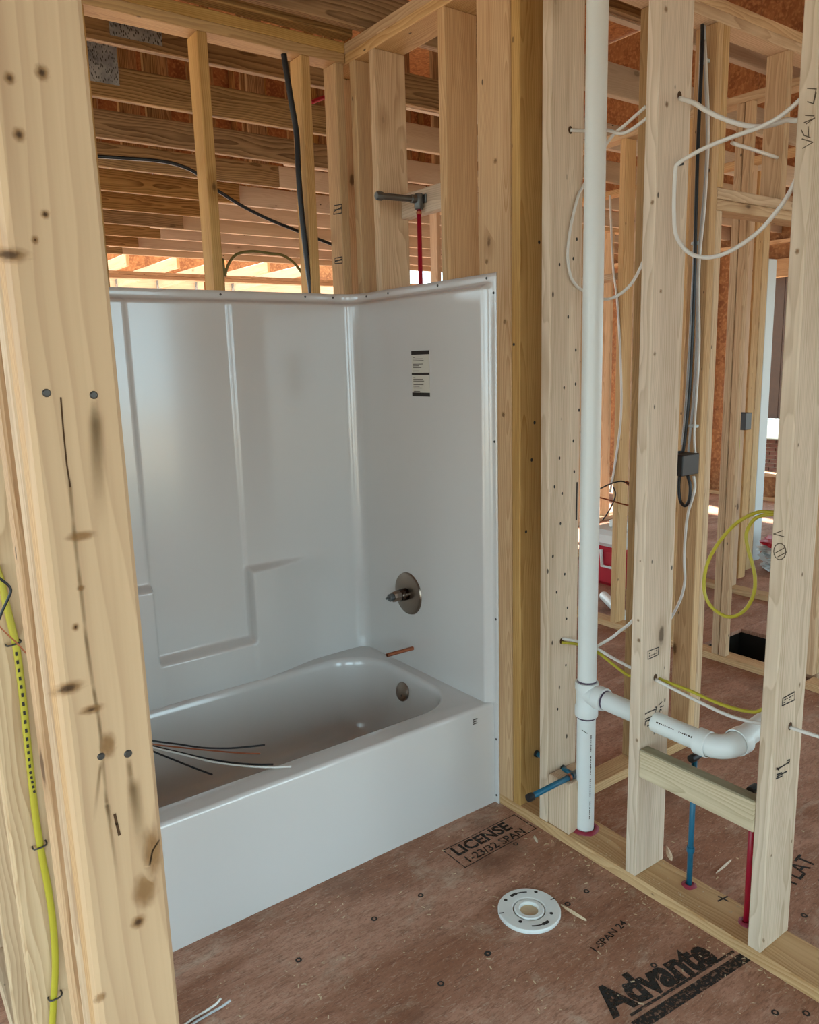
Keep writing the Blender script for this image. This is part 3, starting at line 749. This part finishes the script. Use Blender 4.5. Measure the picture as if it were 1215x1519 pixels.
# bundle on the post of the hallway wall
def bundle(name, l, r, mat, label, x=.868, cat='cable', dy=0):
    P = []
    for a in l:
        p = at(a[0], a[1], x=x); P.append(p)
    return cable(name, P, r, mat, label, cat)
bundle('black_cable', [(1042, 36), (1041, 90), (1036, 200), (1032, 330), (1030, 420), (1024, 560), (1017, 640), (1010, 690), (1007, 720), (1009, 742), (1016, 750), (1022, 742), (1024, 722), (1020, 705)], .0065, 'blackcable', 'thick black cable looping below the black box on the post', x=.853)
bundle('white_cable', [(1045, 38), (1047, 120), (1049, 200), (1046, 270), (1038, 360), (1035, 420), (1033, 520), (1028, 600), (1022, 660), (1022, 676)], NMR, 'greycable', 'white cable clipped to the post, running behind the black one', x=.872)
bundle('white_cable', [(1046, 60), (1051, 190), (1046, 300), (1037, 400), (1037, 520), (1031, 620), (1030, 655), (1032, 676)], NMR, 'whitecable', 'white cable nearest the post edge entering the black box', x=.866)
bundle('white_cable', [(1040, 60), (1031, 340), (1027, 430), (1020, 560), (1014, 640), (1012, 660)], NMR, 'greycable', 'grey-white cable left of the black cable in the post bundle', x=.874)
bundle('white_cable', [(1029, 706), (1031, 722), (1027, 740), (1021, 760), (1017, 790), (1015, 830), (1016, 860), (1011, 885), (1002, 905), (992, 922)], .0055, 'whitecable', 'white cable leaving the bottom of the black box down the post', x=.870)
eb = tag(empty('electrical_box', (.84, -1.0, 1.1)), 'black electrical box on the post beyond the wet wall', 'electrical box')
p0, p1 = at(1012, 707, y=-1.03), at(1038, 672, y=-1.03)
board('box_body', (p0.x, p1.x), (-1.03, -.965), (p0.z, p1.z), 'black', eb, bev=.003, axis='z')
board('mounting_flange', (p0.x-.012, p1.x-.02), (-.972, -.962), (p0.z+.004, p1.z+.006), 'black', eb, bev=.001, axis='z')
for y_, nm in ((92, 0), (361, 0), (632, 0)):
    p = at(1043 if y_ < 200 else (1031 if y_ < 500 else 1027), y_, x=.873)
    tag(board('cable_clip', (p.x-.006, .884), (p.y-.022, p.y+.014), (p.z-.006, p.z+.006), 'wrap', None, bev=.002, axis='y'), ['white cable stacker clip high on the post by the top plate', 'white cable stacker clip level with the door header', 'white cable stacker clip just above the black box'][(92, 361, 632).index(y_)], 'clip', 'cable stacker clips on the post')

# cables threaded through the wet wall studs
bayAB, bayBC = .085, .088
cable('white_cable', [at(846, 193, y=-1.079), at(868, 194, x=.12), at(900, 193, x=.12), at(930, 196, x=.11), Vector((.088, -1.404, 2.236))], NMR, 'whitecable', 'white cable running from the tub side stud across behind the white stack')
cable('white_cable', [at(1008, 146, y=-1.4425)]+pts([(1030, 153), (1046, 163), (1073, 176), (1101, 185), (1123, 188), (1145, 185), (1167, 178), (1190, 173)], x=.088)+[Vector((.088, -1.80, 2.19))], .006, 'whitecable', 'upper white cable sagging between the two pale studs')
cable('white_cable', pts([(1205, 130), (1187, 148), (1170, 163), (1151, 177), (1129, 188), (1107, 196), (1079, 206), (1051, 217), (1024, 231), (1006, 243), (1002, 252), (1000, 290), (1000, 320), (1002, 345), (1010, 362), (1024, 376), (1046, 382), (1073, 377), (1101, 362), (1129, 340), (1151, 315), (1167, 293), (1180, 268), (1192, 240)], x=.05), .0052, 'whitecable', 'white cable stapled to the stud and hanging in a wide loop')
cable('white_cable', pts([(958, 158), (930, 183), (902, 210)], x=.125)+pts([(866, 275), (858, 290), (848, 329), (843, 362), (842, 382), (846, 408), (853, 421), (863, 430)], y=-1.0845)+pts([(892, 443), (911, 441), (930, 428), (943, 411), (955, 386)], x=.125), .0045, 'whitecable', 'thin white cable looping behind the white stack')
cable('white_cable', pts([(905, 290), (907, 340), (910, 400), (916, 450), (921, 545), (921, 620), (912, 690), (905, 730)], x=1.793), .0065, 'whitecable', 'thin white cable hanging in the room behind the wet wall')
cable('white_cable', [at(1085, 211, x=.958), at(1092, 214, x=.97), at(1120, 223, x=1.15), at(1153, 234, x=1.353)], .007, 'whitecable', 'short white cable entering the cripple stud above the door header')
cable('yellow_cable', [at(833, 953, y=-1.079)]+pts([(862, 957), (887, 968), (909, 985), (935, 1003)], x=.118)+[Vector((.082, -1.404, .655))], NMR, 'yellow', 'yellow cable sagging between the stack and the first pale stud')
cable('white_cable', [at(834, 947, y=-1.079)]+pts([(862, 953), (887, 963), (909, 976), (935, 990)], x=.113)+[Vector((.067, -1.404, .66))], NMR, 'whitecable', 'white cable beside the yellow one behind the stack')
cable('white_cable', pts([(880, 963), (887, 958), (906, 947), (920, 936), (935, 924), (950, 905)], x=.13), NMR, 'whitecable', 'white cable rising from the stack towards the first pale stud')
cable('white_cable', [at(972, 1008, y=-1.4425)]+pts([(1005, 1025), (1039, 1042), (1073, 1058), (1100, 1067), (1128, 1073)], x=.072)+[Vector((.072, -1.80, .652))], NMR, 'whitecable', 'low white cable stretched between the two pale studs')
cable('yellow_cable', [at(978, 1007, y=-1.4425)]+pts([(991, 1012), (1022, 1024), (1060, 1041), (1090, 1051), (1118, 1056), (1134, 1052)], x=.085)+[Vector((.085, -1.80, .67))], NMR, 'yellow', 'low yellow cable stretched between the two pale studs')
cable('white_cable', [at(1172, 1079, y=-1.8425)]+pts([(1193, 1086), (1215, 1093), (1240, 1101)], x=.078)+[Vector((.075, -2.21, .63))], NMR, 'whitecable', 'white cable coming out of the end stud at the right edge')
cable('yellow_cable', pts([(1160, 757), (1148, 760), (1128, 759), (1107, 767), (1087, 781), (1066, 805), (1051, 832), (1045, 856), (1045, 877), (1051, 894), (1063, 907), (1080, 915), (1097, 911), (1111, 897), (1119, 877), (1120, 856), (1116, 836), (1110, 815), (1107, 796), (1111, 781), (1124, 767), (1148, 763), (1165, 764)], x=.12), .0048, 'yellow', 'yellow cable hanging in a closed loop beside the end stud')
# staples and wood holes
for q, y in (((1006, 244), -1.4425),):
    p = at(*q, y=y); tag(board('cable_staple', (p.x-.008, p.x+.008), (y-.012, y), (p.z-.003, p.z+.003), 'black', None, bev=.001, axis='x'), 'black cable staple holding the white loop on the pale stud', 'staple')
for q, y in (((846, 193), -1.078), ((833, 951), -1.078), ((1008, 142), -1.442), ((972, 1005), -1.442), ((1172, 1077), -1.842)):
    p = at(*q, y=y); spot('cable_hole', p, (0, -1, 0), (0, 0, 1), .009, .011, 'crack', wr)
# black pipe cable and others behind the tub
cable('black_cable', pts([(421, 80), (424, 100), (432, 150), (440, 200), (443, 260), (449, 330), (457, 400), (462, 440)], y=.02)+[at(466, 520, y=.02)], .011, 'blackcable', 'thick black cable dropping from the top plate behind the tub')
cable('black_cable', pts([(90, 226), (120, 229), (147, 232), (190, 235), (230, 238), (262, 244), (290, 256), (310, 275), (328, 286), (360, 306), (400, 326), (440, 342), (470, 354), (496, 364)], y=.0955), .0062, 'blackcable', 'thin black cable slanting behind the back wall studs')
cable('olive_cable', [Vector((-.52, .16, .001))]+pts([(333, 450), (334, 410), (340, 390), (352, 377), (375, 373), (400, 376), (420, 379), (437, 391), (450, 409), (458, 428), (461, 450)], y=.16)+[Vector((-.10, .16, .001))], .0055, 'olive', 'olive cable arching just above the tub flange')
cable('red_pipe', pts([(462, 152), (474, 147), (486, 143), (500, 136)], y=2.0), .014, 'red', 'red pipe end showing between the trusses', 'pipe')
# yellow cable on the left wall
cable('yellow_cable', pts([(-6, 840), (3, 868), (10, 900), (17, 928), (25, 965), (33, 1029), (40, 1095), (46, 1150), (53, 1212), (62, 1268), (72, 1322), (79, 1375), (82, 1430), (80, 1475), (77, 1525), (72, 1580)], y=-1.332), .0062, 'yellow', 'yellow cable stapled down a stud behind the foreground post', flat=1.0)
def staple(q, y, label):
    p = at(*q, y=y); tag(tube('cable_staple', catmull([(p.x-.011, y+.008, p.z-.002), (p.x-.010, y-.012, p.z-.001), (p.x+.010, y-.012, p.z+.001), (p.x+.011, y+.008, p.z+.002)], 3), .0016, 'nail', sides=6), label, 'staple', 'staples on the yellow cable')
staple((19, 953), -1.327, 'upper steel staple over the yellow cable on the left'); staple((58, 1252), -1.327, 'middle steel staple over the yellow cable on the left'); staple((81, 1475), -1.327, 'lowest steel staple over the yellow cable on the left')
cable('black_wire', pts([(-8, 852), (2, 860), (12, 868), (16, 876), (12, 888), (4, 905), (-4, 925)], y=-1.40), .0022, 'blackcable', 'thin black wire hooked over the top of the yellow cable', 'wire')
cable('copper_wire', pts([(-5, 925), (10, 940), (28, 957), (45, 976)], y=-1.40), .0012, 'copper', 'thin bare copper wire crossing the yellow cable', 'wire')
pipe_print_pts = pts([(24, 968), (33, 1029), (40, 1095), (45, 1145), (52, 1180)], y=-1.3387)
strokes('cable_print', [[pipe_print_pts[i]*(1-t)+pipe_print_pts[i+1]*t, pipe_print_pts[i]*(1-t-.06)+pipe_print_pts[i+1]*(t+.06)] for i in range(4) for t in (0, .2, .4, .6, .8)], .004, (0, -1, 0), 'ink', bpy.data.objects['yellow_cable.003'] if 'yellow_cable.003' in bpy.data.objects else None)

# loose wires lying in the tub
def wire(l, mat, label, r=.003):
    P = [at(a, b, z=z) for a, b, z in l]; cable('electrical_wire', P, r, mat, label, 'wire', 'loose wires lying in the tub')
wire([(190, 1090, .47), (228, 1099, .42), (265, 1104, .40), (300, 1109, .39), (335, 1110, .385), (365, 1108, .385), (393, 1105, .385)], 'blackcable', 'uppermost black wire lying in the tub')
wire([(190, 1095, .46), (228, 1104, .41), (270, 1109, .385), (320, 1114, .37), (355, 1117, .36), (386, 1118, .355)], 'copper', 'reddish copper wire lying in the tub below the top black one', .0025)
wire([(190, 1098, .46), (228, 1107, .41), (270, 1117, .39), (310, 1126, .385), (350, 1132, .385), (380, 1134, .388), (405, 1134, .395)], 'blackcable', 'black wire running alongside the white wire in the tub')
wire([(190, 1100, .46), (228, 1109, .41), (270, 1119, .39), (310, 1129, .388), (350, 1135, .388), (395, 1138, .394), (432, 1137, .396)], 'whitecable', 'white wire reaching over the tub rim')
wire([(190, 1098, .46), (228, 1115, .41), (255, 1126, .39), (285, 1138, .375), (315, 1149, .365)], 'blackcable', 'lowest short black wire slanting into the tub')
# wires on the floor by the tub
for l, mt, lab_ in (([(262, 1530), (285, 1512), (305, 1500), (320, 1490), (328, 1481)], 'whitecable', 'white wire end curling on the subfloor by the post'), ([(266, 1534), (290, 1516), (312, 1503), (328, 1494), (342, 1484)], 'greycable', 'grey wire end beside the white one on the subfloor')):
    cable('electrical_wire', [at(a, b, z=.004+.012*i*(i > 2)) for i, (a, b) in enumerate(l)], .003, mt, lab_, 'wire', 'wire ends on the floor')
# wires sticking out left of the first pale stud
for l, mt, lab_ in (([(888, 726), (905, 718), (920, 714), (930, 716), (936, 718)], 'blackcable', 'dark bare wire end curling behind the first pale stud'), ([(936, 719), (930, 714), (929, 717), (945, 726)], 'copper', 'bright bare wire twisted beside the dark wire end'), ([(886, 737), (905, 742), (925, 748), (945, 751)], 'copper', 'thin copper wire behind the first pale stud'), ([(910, 722), (913, 735), (905, 755), (894, 772)], 'blackcable', 'thin dark wire drooping behind the stack')):
    cable('electrical_wire', pts(l, x=.60), .0028, mt, lab_, 'wire', 'wire ends behind the wet wall')

# ------------------------------------------------------------------ marks on the foreground post
Y = -1.93; N_ = (0, -1, 0); UPZ = (0, 0, 1)
for q, r in (((69, 583), .0042), ((139, 586), .0042), ((150, 1122), .0042), ((190, 1118), .0046)):
    p = at(*q, y=Y); lathe('nail_head', [(0, .002), (r*.7, .0018), (r, .0005), (r, 0)], (0, -1, 0), p, 'nail', fg, seg=12)
for q, rx, ry, cr in (((14, 116), .007, .008, .4), ((62, 108), .009, .010, .4), ((28, 200), .008, .009, .4), ((67, 318), .006, .006, .45), ((52, 356), .005, .006, .3), ((12, 378), .026, .010, .5), ((100, 1021), .024, .010, .5), ((136, 1052), .018, .007, .3), ((205, 1367), .012, .011, .45), ((226, 1262), .016, .040, 0), ((120, 872), .006, .004, 0), ((120, 795), .020, .007, 0), ((160, 1105), .012, .02, 0), ((215, 1320), .02, .03, 0), ((112, 930), .005, .006, .4), ((148, 1480), .01, .008, 0)):
    spot('knot', at(*q, y=Y), N_, UPZ, rx, ry, 'knot', fg)
    if cr: spot('knot_core', at(*q, y=Y), N_, UPZ, rx*cr, ry*cr, 'knotcore', fg, lift=.0009)
strokes('wood_check', [pts([(90, 590), (94, 640), (99, 690), (103, 715), (104, 722)], y=Y)], .0016, N_, 'crack', fg)
strokes('wood_check', [pts([(170, 1208), (173, 1222), (177, 1238)], y=Y)], .003, N_, 'crack', fg)
strokes('wood_check', [pts([(222, 1282), (226, 1262), (236, 1246)], y=Y)], .0022, N_, 'crack', fg)
L_ = pts([(104, 722), (110, 790), (118, 860), (128, 950), (140, 1030), (148, 1080), (158, 1190), (170, 1270)], y=Y)
for a_, b_ in zip(L_, L_[1:]): stain('pitch_line', a_-(b_-a_)*.3, b_+(b_-a_)*.9, .006, N_, 'streakfade', fg)
for a_, b_, w_ in (((139, 588), (147, 740), .012), ((141, 600), (150, 820), .022), ((190, 1122), (205, 1235), .009), ((196, 1150), (215, 1290), .02), ((150, 1126), (138, 1230), .006), ((158, 1190), (166, 1230), .008)):
    stain('rust_streak', at(*a_, y=Y), at(*b_, y=Y), w_, N_, 'streakfade', fg)

# pencil and stamp marks on the wet wall studs
endstud = None
studs = [o for o in wr.children if o.name.startswith('stud')]
for o in studs:
    c = o.matrix_basis.translation
    if abs(c.y+1.823) < .01: endstud = o
    if abs(c.y+1.423) < .01: midstud = o
X0 = lambda l: pts(l, x=-.0001)
strokes('pencil_writing', [X0(l) for l in ([(1191, 220), (1206, 211), (1190, 206)], [(1189, 193), (1193, 201), (1202, 204)], [(1199, 188), (1200, 202)], [(1193, 182), (1209, 175), (1196, 184)], [(1195, 171), (1208, 172)], [(1198, 151), (1207, 154), (1211, 138)], [(1198, 131), (1211, 132), (1207, 152)])], .0022, (-1, 0, 0), 'pencil', endstud)
circ = [(1157+9*math.cos(a*math.pi/8), 818+12*math.sin(a*math.pi/8)) for a in range(17)]
strokes('pencil_writing', [X0(l) for l in (circ, [(1151, 820), (1165, 812)], [(1154, 826), (1167, 819)], [(1161, 787), (1148, 792), (1163, 796)])], .0022, (-1, 0, 0), 'pencil', endstud)
def stamp(o, y, quad, rows=3):
    a, b, c, d = [at(*q, y=y-.0002) for q in quad]      # bottom-left, bottom-right, top-right, top-left
    L = [[a, b], [b, c], [c, d], [d, a]]
    for r in range(1, rows):
        t = r/rows; p, q = a.lerp(d, t), b.lerp(c, t)
        for k in range(4):
            if random.random() < .8: L.append([p.lerp(q, .12+.21*k), p.lerp(q, .12+.21*k+random.uniform(.06, .16))])
    strokes('grade_stamp', L, .003, (0, -1, 0), 'ink', o)
stamp(endstud, -1.842, [(1160, 1047), (1179, 1038), (1179, 1026), (1161, 1036)])
stamp(midstud, -1.442, [(961, 978), (976, 971), (977, 960), (961, 966)])
def pen(o, y, lines, wd=.004): strokes('stamp_print', [pts(l, y=y-.0002) for l in lines], wd, (0, -1, 0), 'ink', o)
pen(endstud, -1.842, [[(1152, 1141), (1160, 1137), (1171, 1130)], [(1152, 1139), (1155, 1142)], [(1168, 1128), (1171, 1127), (1170, 1133)], [(1152, 1152), (1167, 1144)], [(1151, 1155), (1160, 1151)], [(1152, 1149), (1159, 1146)]])
pen(midstud, -1.442, [[(957, 1059), (965, 1055), (974, 1051)], [(972, 1049), (974, 1049), (972, 1056)], [(977, 1046), (982, 1041)], [(979, 1049), (984, 1047)], [(978, 1056), (979, 1052), (981, 1053)], [(957, 1071), (966, 1066)], [(957, 1067), (968, 1062)], [(958, 1069), (963, 1069)], [(960, 1077), (964, 1075)], [(970, 1084), (970, 1089)]], .0035)
for o in wb.children:
    if o.name.startswith('stud') and abs(o.matrix_basis.translation.x+.028) < .01: s3 = o
def stampx(o, x, quad):
    a, b, c, d = [at(*q, x=x-.0002) for q in quad]
    L = [[a, b], [b, c], [c, d], [d, a], [a.lerp(d, .5), b.lerp(c, .5)], [a.lerp(d, .3), b.lerp(c, .7)]]
    strokes('grade_stamp', L, .004, (-1, 0, 0), 'ink', o)
stampx(s3, -.047, [(495, 318), (507, 316), (507, 303), (496, 305)])
stampx(s3, -.047, [(497, 391), (508, 390), (508, 381), (497, 383)])
# knots of the pale studs
for q, pl, rx, ry in (((947, 920), 'x', .006, .006), ((948, 950), 'x', .009, .009), ((945, 1098), 'x', .007, .008), ((950, 832), 'x', .004, .004), ((988, 14), 'y', .010, .010), ((989, 155), 'y', .010, .010), ((968, 300), 'x', .008, .008), ((980, 432), 'y', .008, .008), ((971, 525), 'y', .008, .008)):
    if pl == 'x': spot('knot', at(*q, x=0), (-1, 0, 0), UPZ, rx, ry, 'knot', midstud)
    else: spot('knot', at(*q, y=-1.442), N_, UPZ, rx, ry, 'knot', midstud)
for q, pl, rx, ry in (((1190, 852), 'y', .006, .008), ((1186, 1016), 'y', .006, .010), ((1184, 660), 'y', .004, .007), ((1133, 1395), 'x', .005, .009), ((1183, 373), 'x', .008, .009), ((1144, 1269), 'y', .005, .006), ((1174, 1248), 'y', .005, .008)):
    if pl == 'x': spot('knot', at(*q, x=0), (-1, 0, 0), UPZ, rx, ry, 'knot', endstud)
    else: spot('knot', at(*q, y=-1.842), N_, UPZ, rx, ry, 'knot', endstud)
for o in studs:
    c = o.matrix_basis.translation
    if abs(c.y+1.059) < .01:
        for a_, b_ in ((446, 43), (430, 133), (366, 160), (406, 401), (441, 553), (387, 727), (440, 710), (456, 830), (430, 972), (366, 1052), (434, 1114), (343, 1183), (378, 1215), (370, 1353), (336, 1503)):
            spot('nail_mark', at(712+a_*.322, 341+b_*.322, y=-1.078), N_, UPZ, .0036, .0055, 'ink', o)
        for a_, b_ in ((58, 250), (110, 327), (75, 405), (122, 473), (118, 520), (115, 722), (79, 913)):
            spot('nail_mark', at(800+a_*.3416, 740+b_*.3416, y=-1.078), N_, UPZ, .0036, .005, 'ink', o)
        strokes('stamp_print', [pts([(856, 716), (855, 771)], y=-1.0782)], .006, N_, 'ink', o)
    if abs(c.y+.93) < .01:
        for a_, b_ in ((272, 57), (251, 888), (238, 1060), (212, 1390)): spot('nail_mark', at(712+a_*.322, 341+b_*.322, y=-.949), N_, UPZ, .005, .006, 'ink', o)
        spot('nail_mark', at(762.5, 511, x=0), (-1, 0, 0), UPZ, .005, .005, 'ink', o)
for o in wr.children:
    if o.name.startswith('backing'):
        for q in ((735, 239), (722, 388), (749, 477), (747, 615)): spot('knot', at(*q, x=0), (-1, 0, 0), UPZ, .011, .012, 'knot', o)
    if o.name.startswith('bottom_plate'):
        a = [at(*q, z=.0383) for q in ((1066, 1330), (1080, 1337), (1065, 1337), (1079, 1330))]
        strokes('marker_cross', [[a[0], a[1]], [a[2], a[3]]], .005, (0, 0, 1), 'ink', o)

# ------------------------------------------------------------------ printing on the subfloor
fp = [o for o in floor.children if o.name.startswith('floor_panel')]
def panel_at(x, y):
    for o in fp:
        c = o.matrix_basis.translation; me = o.data
        xs_ = [v.co.x for v in me.vertices]; ys_ = [v.co.y for v in me.vertices]
        if c.x+min(xs_) <= x <= c.x+max(xs_) and c.y+min(ys_) <= y <= c.y+max(ys_): return o
    return fp[0]
pa = panel_at(-.3, -1.7); pb = panel_at(-.2, -1.0); pc = panel_at(.5, -1.7)
text('floor_lettering', 'Advante', .122, basis((-.425, -1.712, .0004), (1, -.13, 0), (0, 1, 0)), 'worn', pa, .9, .0055)
d_ = Vector((1, -.09, 0)).normalized()
strokes('floor_stripe', [[Vector((-.39, -1.735, 0)), Vector((-.005, -1.770, 0))]], .008, (0, 0, 1), 'worn', pa)
strokes('floor_stripe', [[Vector((-.40, -1.765, 0)), Vector((-.005, -1.800, 0))]], .032, (0, 0, 1), 'worn', pa)
strokes('floor_stamp_frame', [[Vector(p) for p in ((-.337, -1.046, 0), (-.337, -.933, 0), (-.01, -.929, 0), (-.01, -1.036, 0), (-.337, -1.046, 0))]], .004, (0, 0, 1), 'worn', pb)
text('floor_lettering', 'LICENSE', .066, basis((-.318, -.986, .0004), (1, .008, 0), (0, 1, 0)), 'worn', pb, 1.02, .002)
text('floor_lettering', '1-23/32 SPAN', .046, basis((-.315, -1.034, .0004), (1, .008, 0), (0, 1, 0)), 'worn', pb, 1.0, .0005)
text('floor_lettering', '1-SPAN 24', .030, basis((-.30, -1.545, .0004), (1, .12, 0), (0, 1, 0)), 'worn', pa, 1.2, .0003)
text('floor_lettering', 'FLAT', .075, basis((.385, -1.735, .0004), (1, .12, 0), (-.12, 1, 0)), 'worn', pc, 1.0, .0008)
text('floor_lettering', 'SC', .05, basis((.46, -1.80, .0004), (1, .12, 0), (-.12, 1, 0)), 'worn', pc, 1.0, .0003)
# screw marks in the panels
for q in ((624, 1328), (555, 1363), (724, 1414), (654, 1459), (870, 1322), (842, 1341), (723, 1415), (970, 1432), (928, 1463), (1196, 1503), (1150, 1502), (1193, 1358), (765, 1252), (443, 1424)):
    p = at(*q, z=0); o = lathe('screw_head', [(.0045, .0006), (.0085, .0010), (.0095, .0002)], (0, 0, 1), (p.x, p.y, 0), 'ink', panel_at(p.x, p.y), seg=8)
# sawdust and chips
bm = bmesh.new()
def chip(x, y, s, z=.0):
    if math.hypot(x-fx, y-fy) < .1: return
    a = random.uniform(0, 6.28); l = s*random.uniform(.7, 2.2); wd = s*.5; h = s*.35
    ca, sa = math.cos(a), math.sin(a); q = []
    for dx, dy in ((-l, -wd), (l, -wd), (l, wd), (-l, wd)):
        q.append((x+dx*ca-dy*sa, y+dx*sa+dy*ca))
    b = [bm.verts.new((u, v, z+.0002)) for u, v in q]; t = [bm.verts.new((u, v, z+.0002+h*random.uniform(.4, 1.2))) for u, v in q]
    bm.faces.new(t); bm.faces.new(b[::-1])
    for k in range(4): bm.faces.new((b[k], b[(k+1) % 4], t[(k+1) % 4], t[k]))
for k in range(750):
    x = random.uniform(-1.5, -.005); y = random.uniform(-2.4, -.87)
    chip(x, y, random.choice((.0012, .0016, .002, .003)))
for k in range(90): chip(random.gauss(-.025, .014) if k % 2 else random.uniform(-.06, -.004), random.uniform(-1.95, -1.0), random.choice((.0015, .002, .003)))
for k in range(300): chip(random.uniform(.145, 1.7), random.uniform(-2.2, -1.03), random.choice((.0015, .002, .0035)))
for k in range(60): chip(random.uniform(.005, .135), random.uniform(-1.78, -1.25), .0018, .038)
tag(bm_obj('sawdust_chips', bm, M['chip']), 'pale sawdust and wood chips scattered over the brown subfloor', 'sawdust', kind='stuff')
def splinter(name, a, b, wd, label, z=0.0):
    a, b = at(*a, z=z), at(*b, z=z); d = b-a; s = Vector((-d.y, d.x, 0)).normalized(); bm = bmesh.new(); top = []; bot = []
    prof_ = (.15, .7, 1, .85, .3)
    L = [[bm.verts.new(a+d*k/4+s*wd*w_*sg+Vector((0, 0, h))) for sg, h in ((-1, .0006), (0, .004+.003*w_), (1, .0006))] for k, w_ in enumerate(prof_)]
    for u, v in zip(L, L[1:]):
        bm.faces.new((u[0], v[0], v[1], u[1])); bm.faces.new((u[1], v[1], v[2], u[2])); bm.faces.new((u[2], v[2], v[0], u[0]))
    bm.faces.new(L[0]); bm.faces.new(L[-1][::-1]); bmesh.ops.recalc_face_normals(bm, faces=bm.faces)
    tag(bm_obj(name, bm, M['stud_pale']), label, 'wood splinter')
splinter('wood_splinter', (832, 1343), (870, 1366), .007, 'pale wood splinter beside the toilet flange')
splinter('wood_splinter', (989, 1256), (996, 1277), .009, 'pale wood splinter lying against the bottom plate behind it', .039)
splinter('wood_splinter', (793, 1240), (797, 1250), .006, 'small pale wood splinter near the printed floor stamp')
splinter('wood_splinter', (1062, 1296), (1085, 1276), .004, 'thin wood splinter on the floor behind the wet wall')

# ------------------------------------------------------------------ far room things
ck = tag(empty('cooler', (2.62, .72, 0)), 'red and white picnic cooler on the floor far behind the stack', 'cooler')
board('cooler_body', (2.46, 2.98), (.56, .90), (.0, .28), 'coolred', ck, bev=.03, axis='z')
board('cooler_lid', (2.45, 2.99), (.55, .91), (.281, .40), 'coolwhite', ck, bev=.03, axis='z')
hd = bmesh.new(); tube_bm([(2.452, .60, .26), (2.44, .62, .15), (2.44, .74, .15), (2.452, .76, .26)], .012, 8, bm=hd); bm_obj('cooler_handle', hd, M['coolwhite'], ck)
bg_ = tag(board('foam_cup_box', (2.55, 2.75), (.62, .78), (.401, .46), 'coolwhite', None, bev=.01, axis='z'), 'small white box on the lid of the cooler', 'box')
o = lathe('loose_pvc_pipe', [(0, 0), (.03, 0), (.03, .5), (0, .5)], (.55, .83, 0), (1.92, .10, .031), 'pvc'); tag(o, 'white pipe offcut lying on the far floor', 'pipe')
e2 = tag(empty('electrical_box', (2.94, .06, 1.15)), 'small black electrical box far off beyond the door opening', 'electrical box')
p0, p1 = at(1096, 637, y=.07), at(1110, 612, y=.07)
board('box_body', (2.93, 3.0), (.01, .079), (1.10, 1.21), 'black', e2, bev=.003, axis='z')
cable('yellow_cable', [(2.955, .07, 1.10), (2.95, .06, 1.0), (2.945, .066, .85), (2.935, .07, .7), (2.93, .075, .6)], .007, 'yellow', 'yellow cable hanging under the far black box')
# things at the far end of the house, seen through the door opening
gx = at(1136, 850, z=0).x
xa, xb = at(1131, 560, y=.42).x, at(1143, 560, y=.42).x
tag(board('white_corner_post', (xa, xb), (.42, .46), (0, 2.25), 'wrap', None, bev=.004), 'tall narrow white wrapped post beyond the door opening', 'post')
STK = [.001]
def lump(name, q0, q1, X, mt, lb, ct, dx=.35, k=0):
    p, q = at(*q0, x=X), at(*q1, x=X); sy = abs(q.y-p.y); sz = max(.06, max(p.z, 0)-q.z if STK[0] < .01 else p.z-q.z); bm = bmesh.new(); bmesh.ops.create_icosphere(bm, subdivisions=3, radius=1)
    for v in bm.verts:
        n = v.co.normalized(); f = 1+.13*math.sin(9*n.x+3*k)+.12*math.sin(7*n.y+k)+.10*math.sin(11*n.z+2*k)
        v.co = Vector((n.x*dx*.5*f, n.y*sy*.6*f, max(-sz/2, min(sz/2, n.z*sz*.62*f))))
    tag(bm_obj(name, bm, M[mt], None, Matrix.Translation((X+dx/2, (p.y+q.y)/2, STK[0]+sz/2)), smooth=False), lb, ct); STK[0] += sz+.002
lump('plastic_bag', (1120, 850), (1175, 795), gx, 'wrap', 'crumpled white plastic bag on the far floor, lowest of the pile', 'bag', k=0)
lump('plastic_bag', (1122, 793), (1172, 756), gx, 'wrap', 'middle white plastic bag of the far pile', 'bag', k=1)
lump('plastic_bag', (1124, 754), (1170, 722), gx, 'wrap', 'topmost white plastic bag of the far pile', 'bag', k=2)
lump('red_bundle', (1128, 720), (1168, 699), gx, 'coolred', 'red bundle on top of the white bags far away', 'bundle', k=3)
bw = tag(empty('brick_house', (11, WY0+1, -.7)), 'neighbouring house with brown siding over a brick base through the far window', 'building')
HX = 11.0; zz = lambda py: at(1150, py, x=HX).z
ya, yb = WY0-2, WY0+8
board('mortar_wall', (HX+.02, HX+.3), (ya, yb), (-.7, zz(652)), 'mortar', bw, bev=0, axis='z')
board('white_ledge', (HX-.15, HX+.3), (ya, yb), (zz(650), zz(622)), 'wrap', bw, bev=.01, axis='y')
k = 0; y_ = ya
while y_ < yb:
    board('siding_board', (HX, HX+.03+.01*(k % 2)), (y_, min(y_+.28, yb)), (zz(621), zz(412)), 'siding', bw, bev=.006, axis='z'); y_ += .285; k += 1
board('fascia', (HX-.05, HX+.2), (ya, yb), (zz(411), zz(402)), 'stud', bw, bev=.01, axis='y')
board('white_soffit', (HX-.3, HX+.3), (ya, yb), (zz(401), zz(383)), 'wrap', bw, bev=.01, axis='y')
bmesh_brick = box_bm(.03, .19, .057, .003); bme = bpy.data.meshes.new('brick'); bmesh_brick.to_mesh(bme); bmesh_brick.free(); bme.materials.append(M['brick'])
yc_ = at(1150, 680, x=HX).y
for r in range(14):
    for c_ in range(14):
        z_ = zz(652)-.04-r*.067
        o = bpy.data.objects.new('brick', bme); C.objects.link(o); o.matrix_basis = Matrix.Translation((HX+.01, yc_-1.3+c_*.2+(r % 2)*.1, z_)); adopt(o, bw)
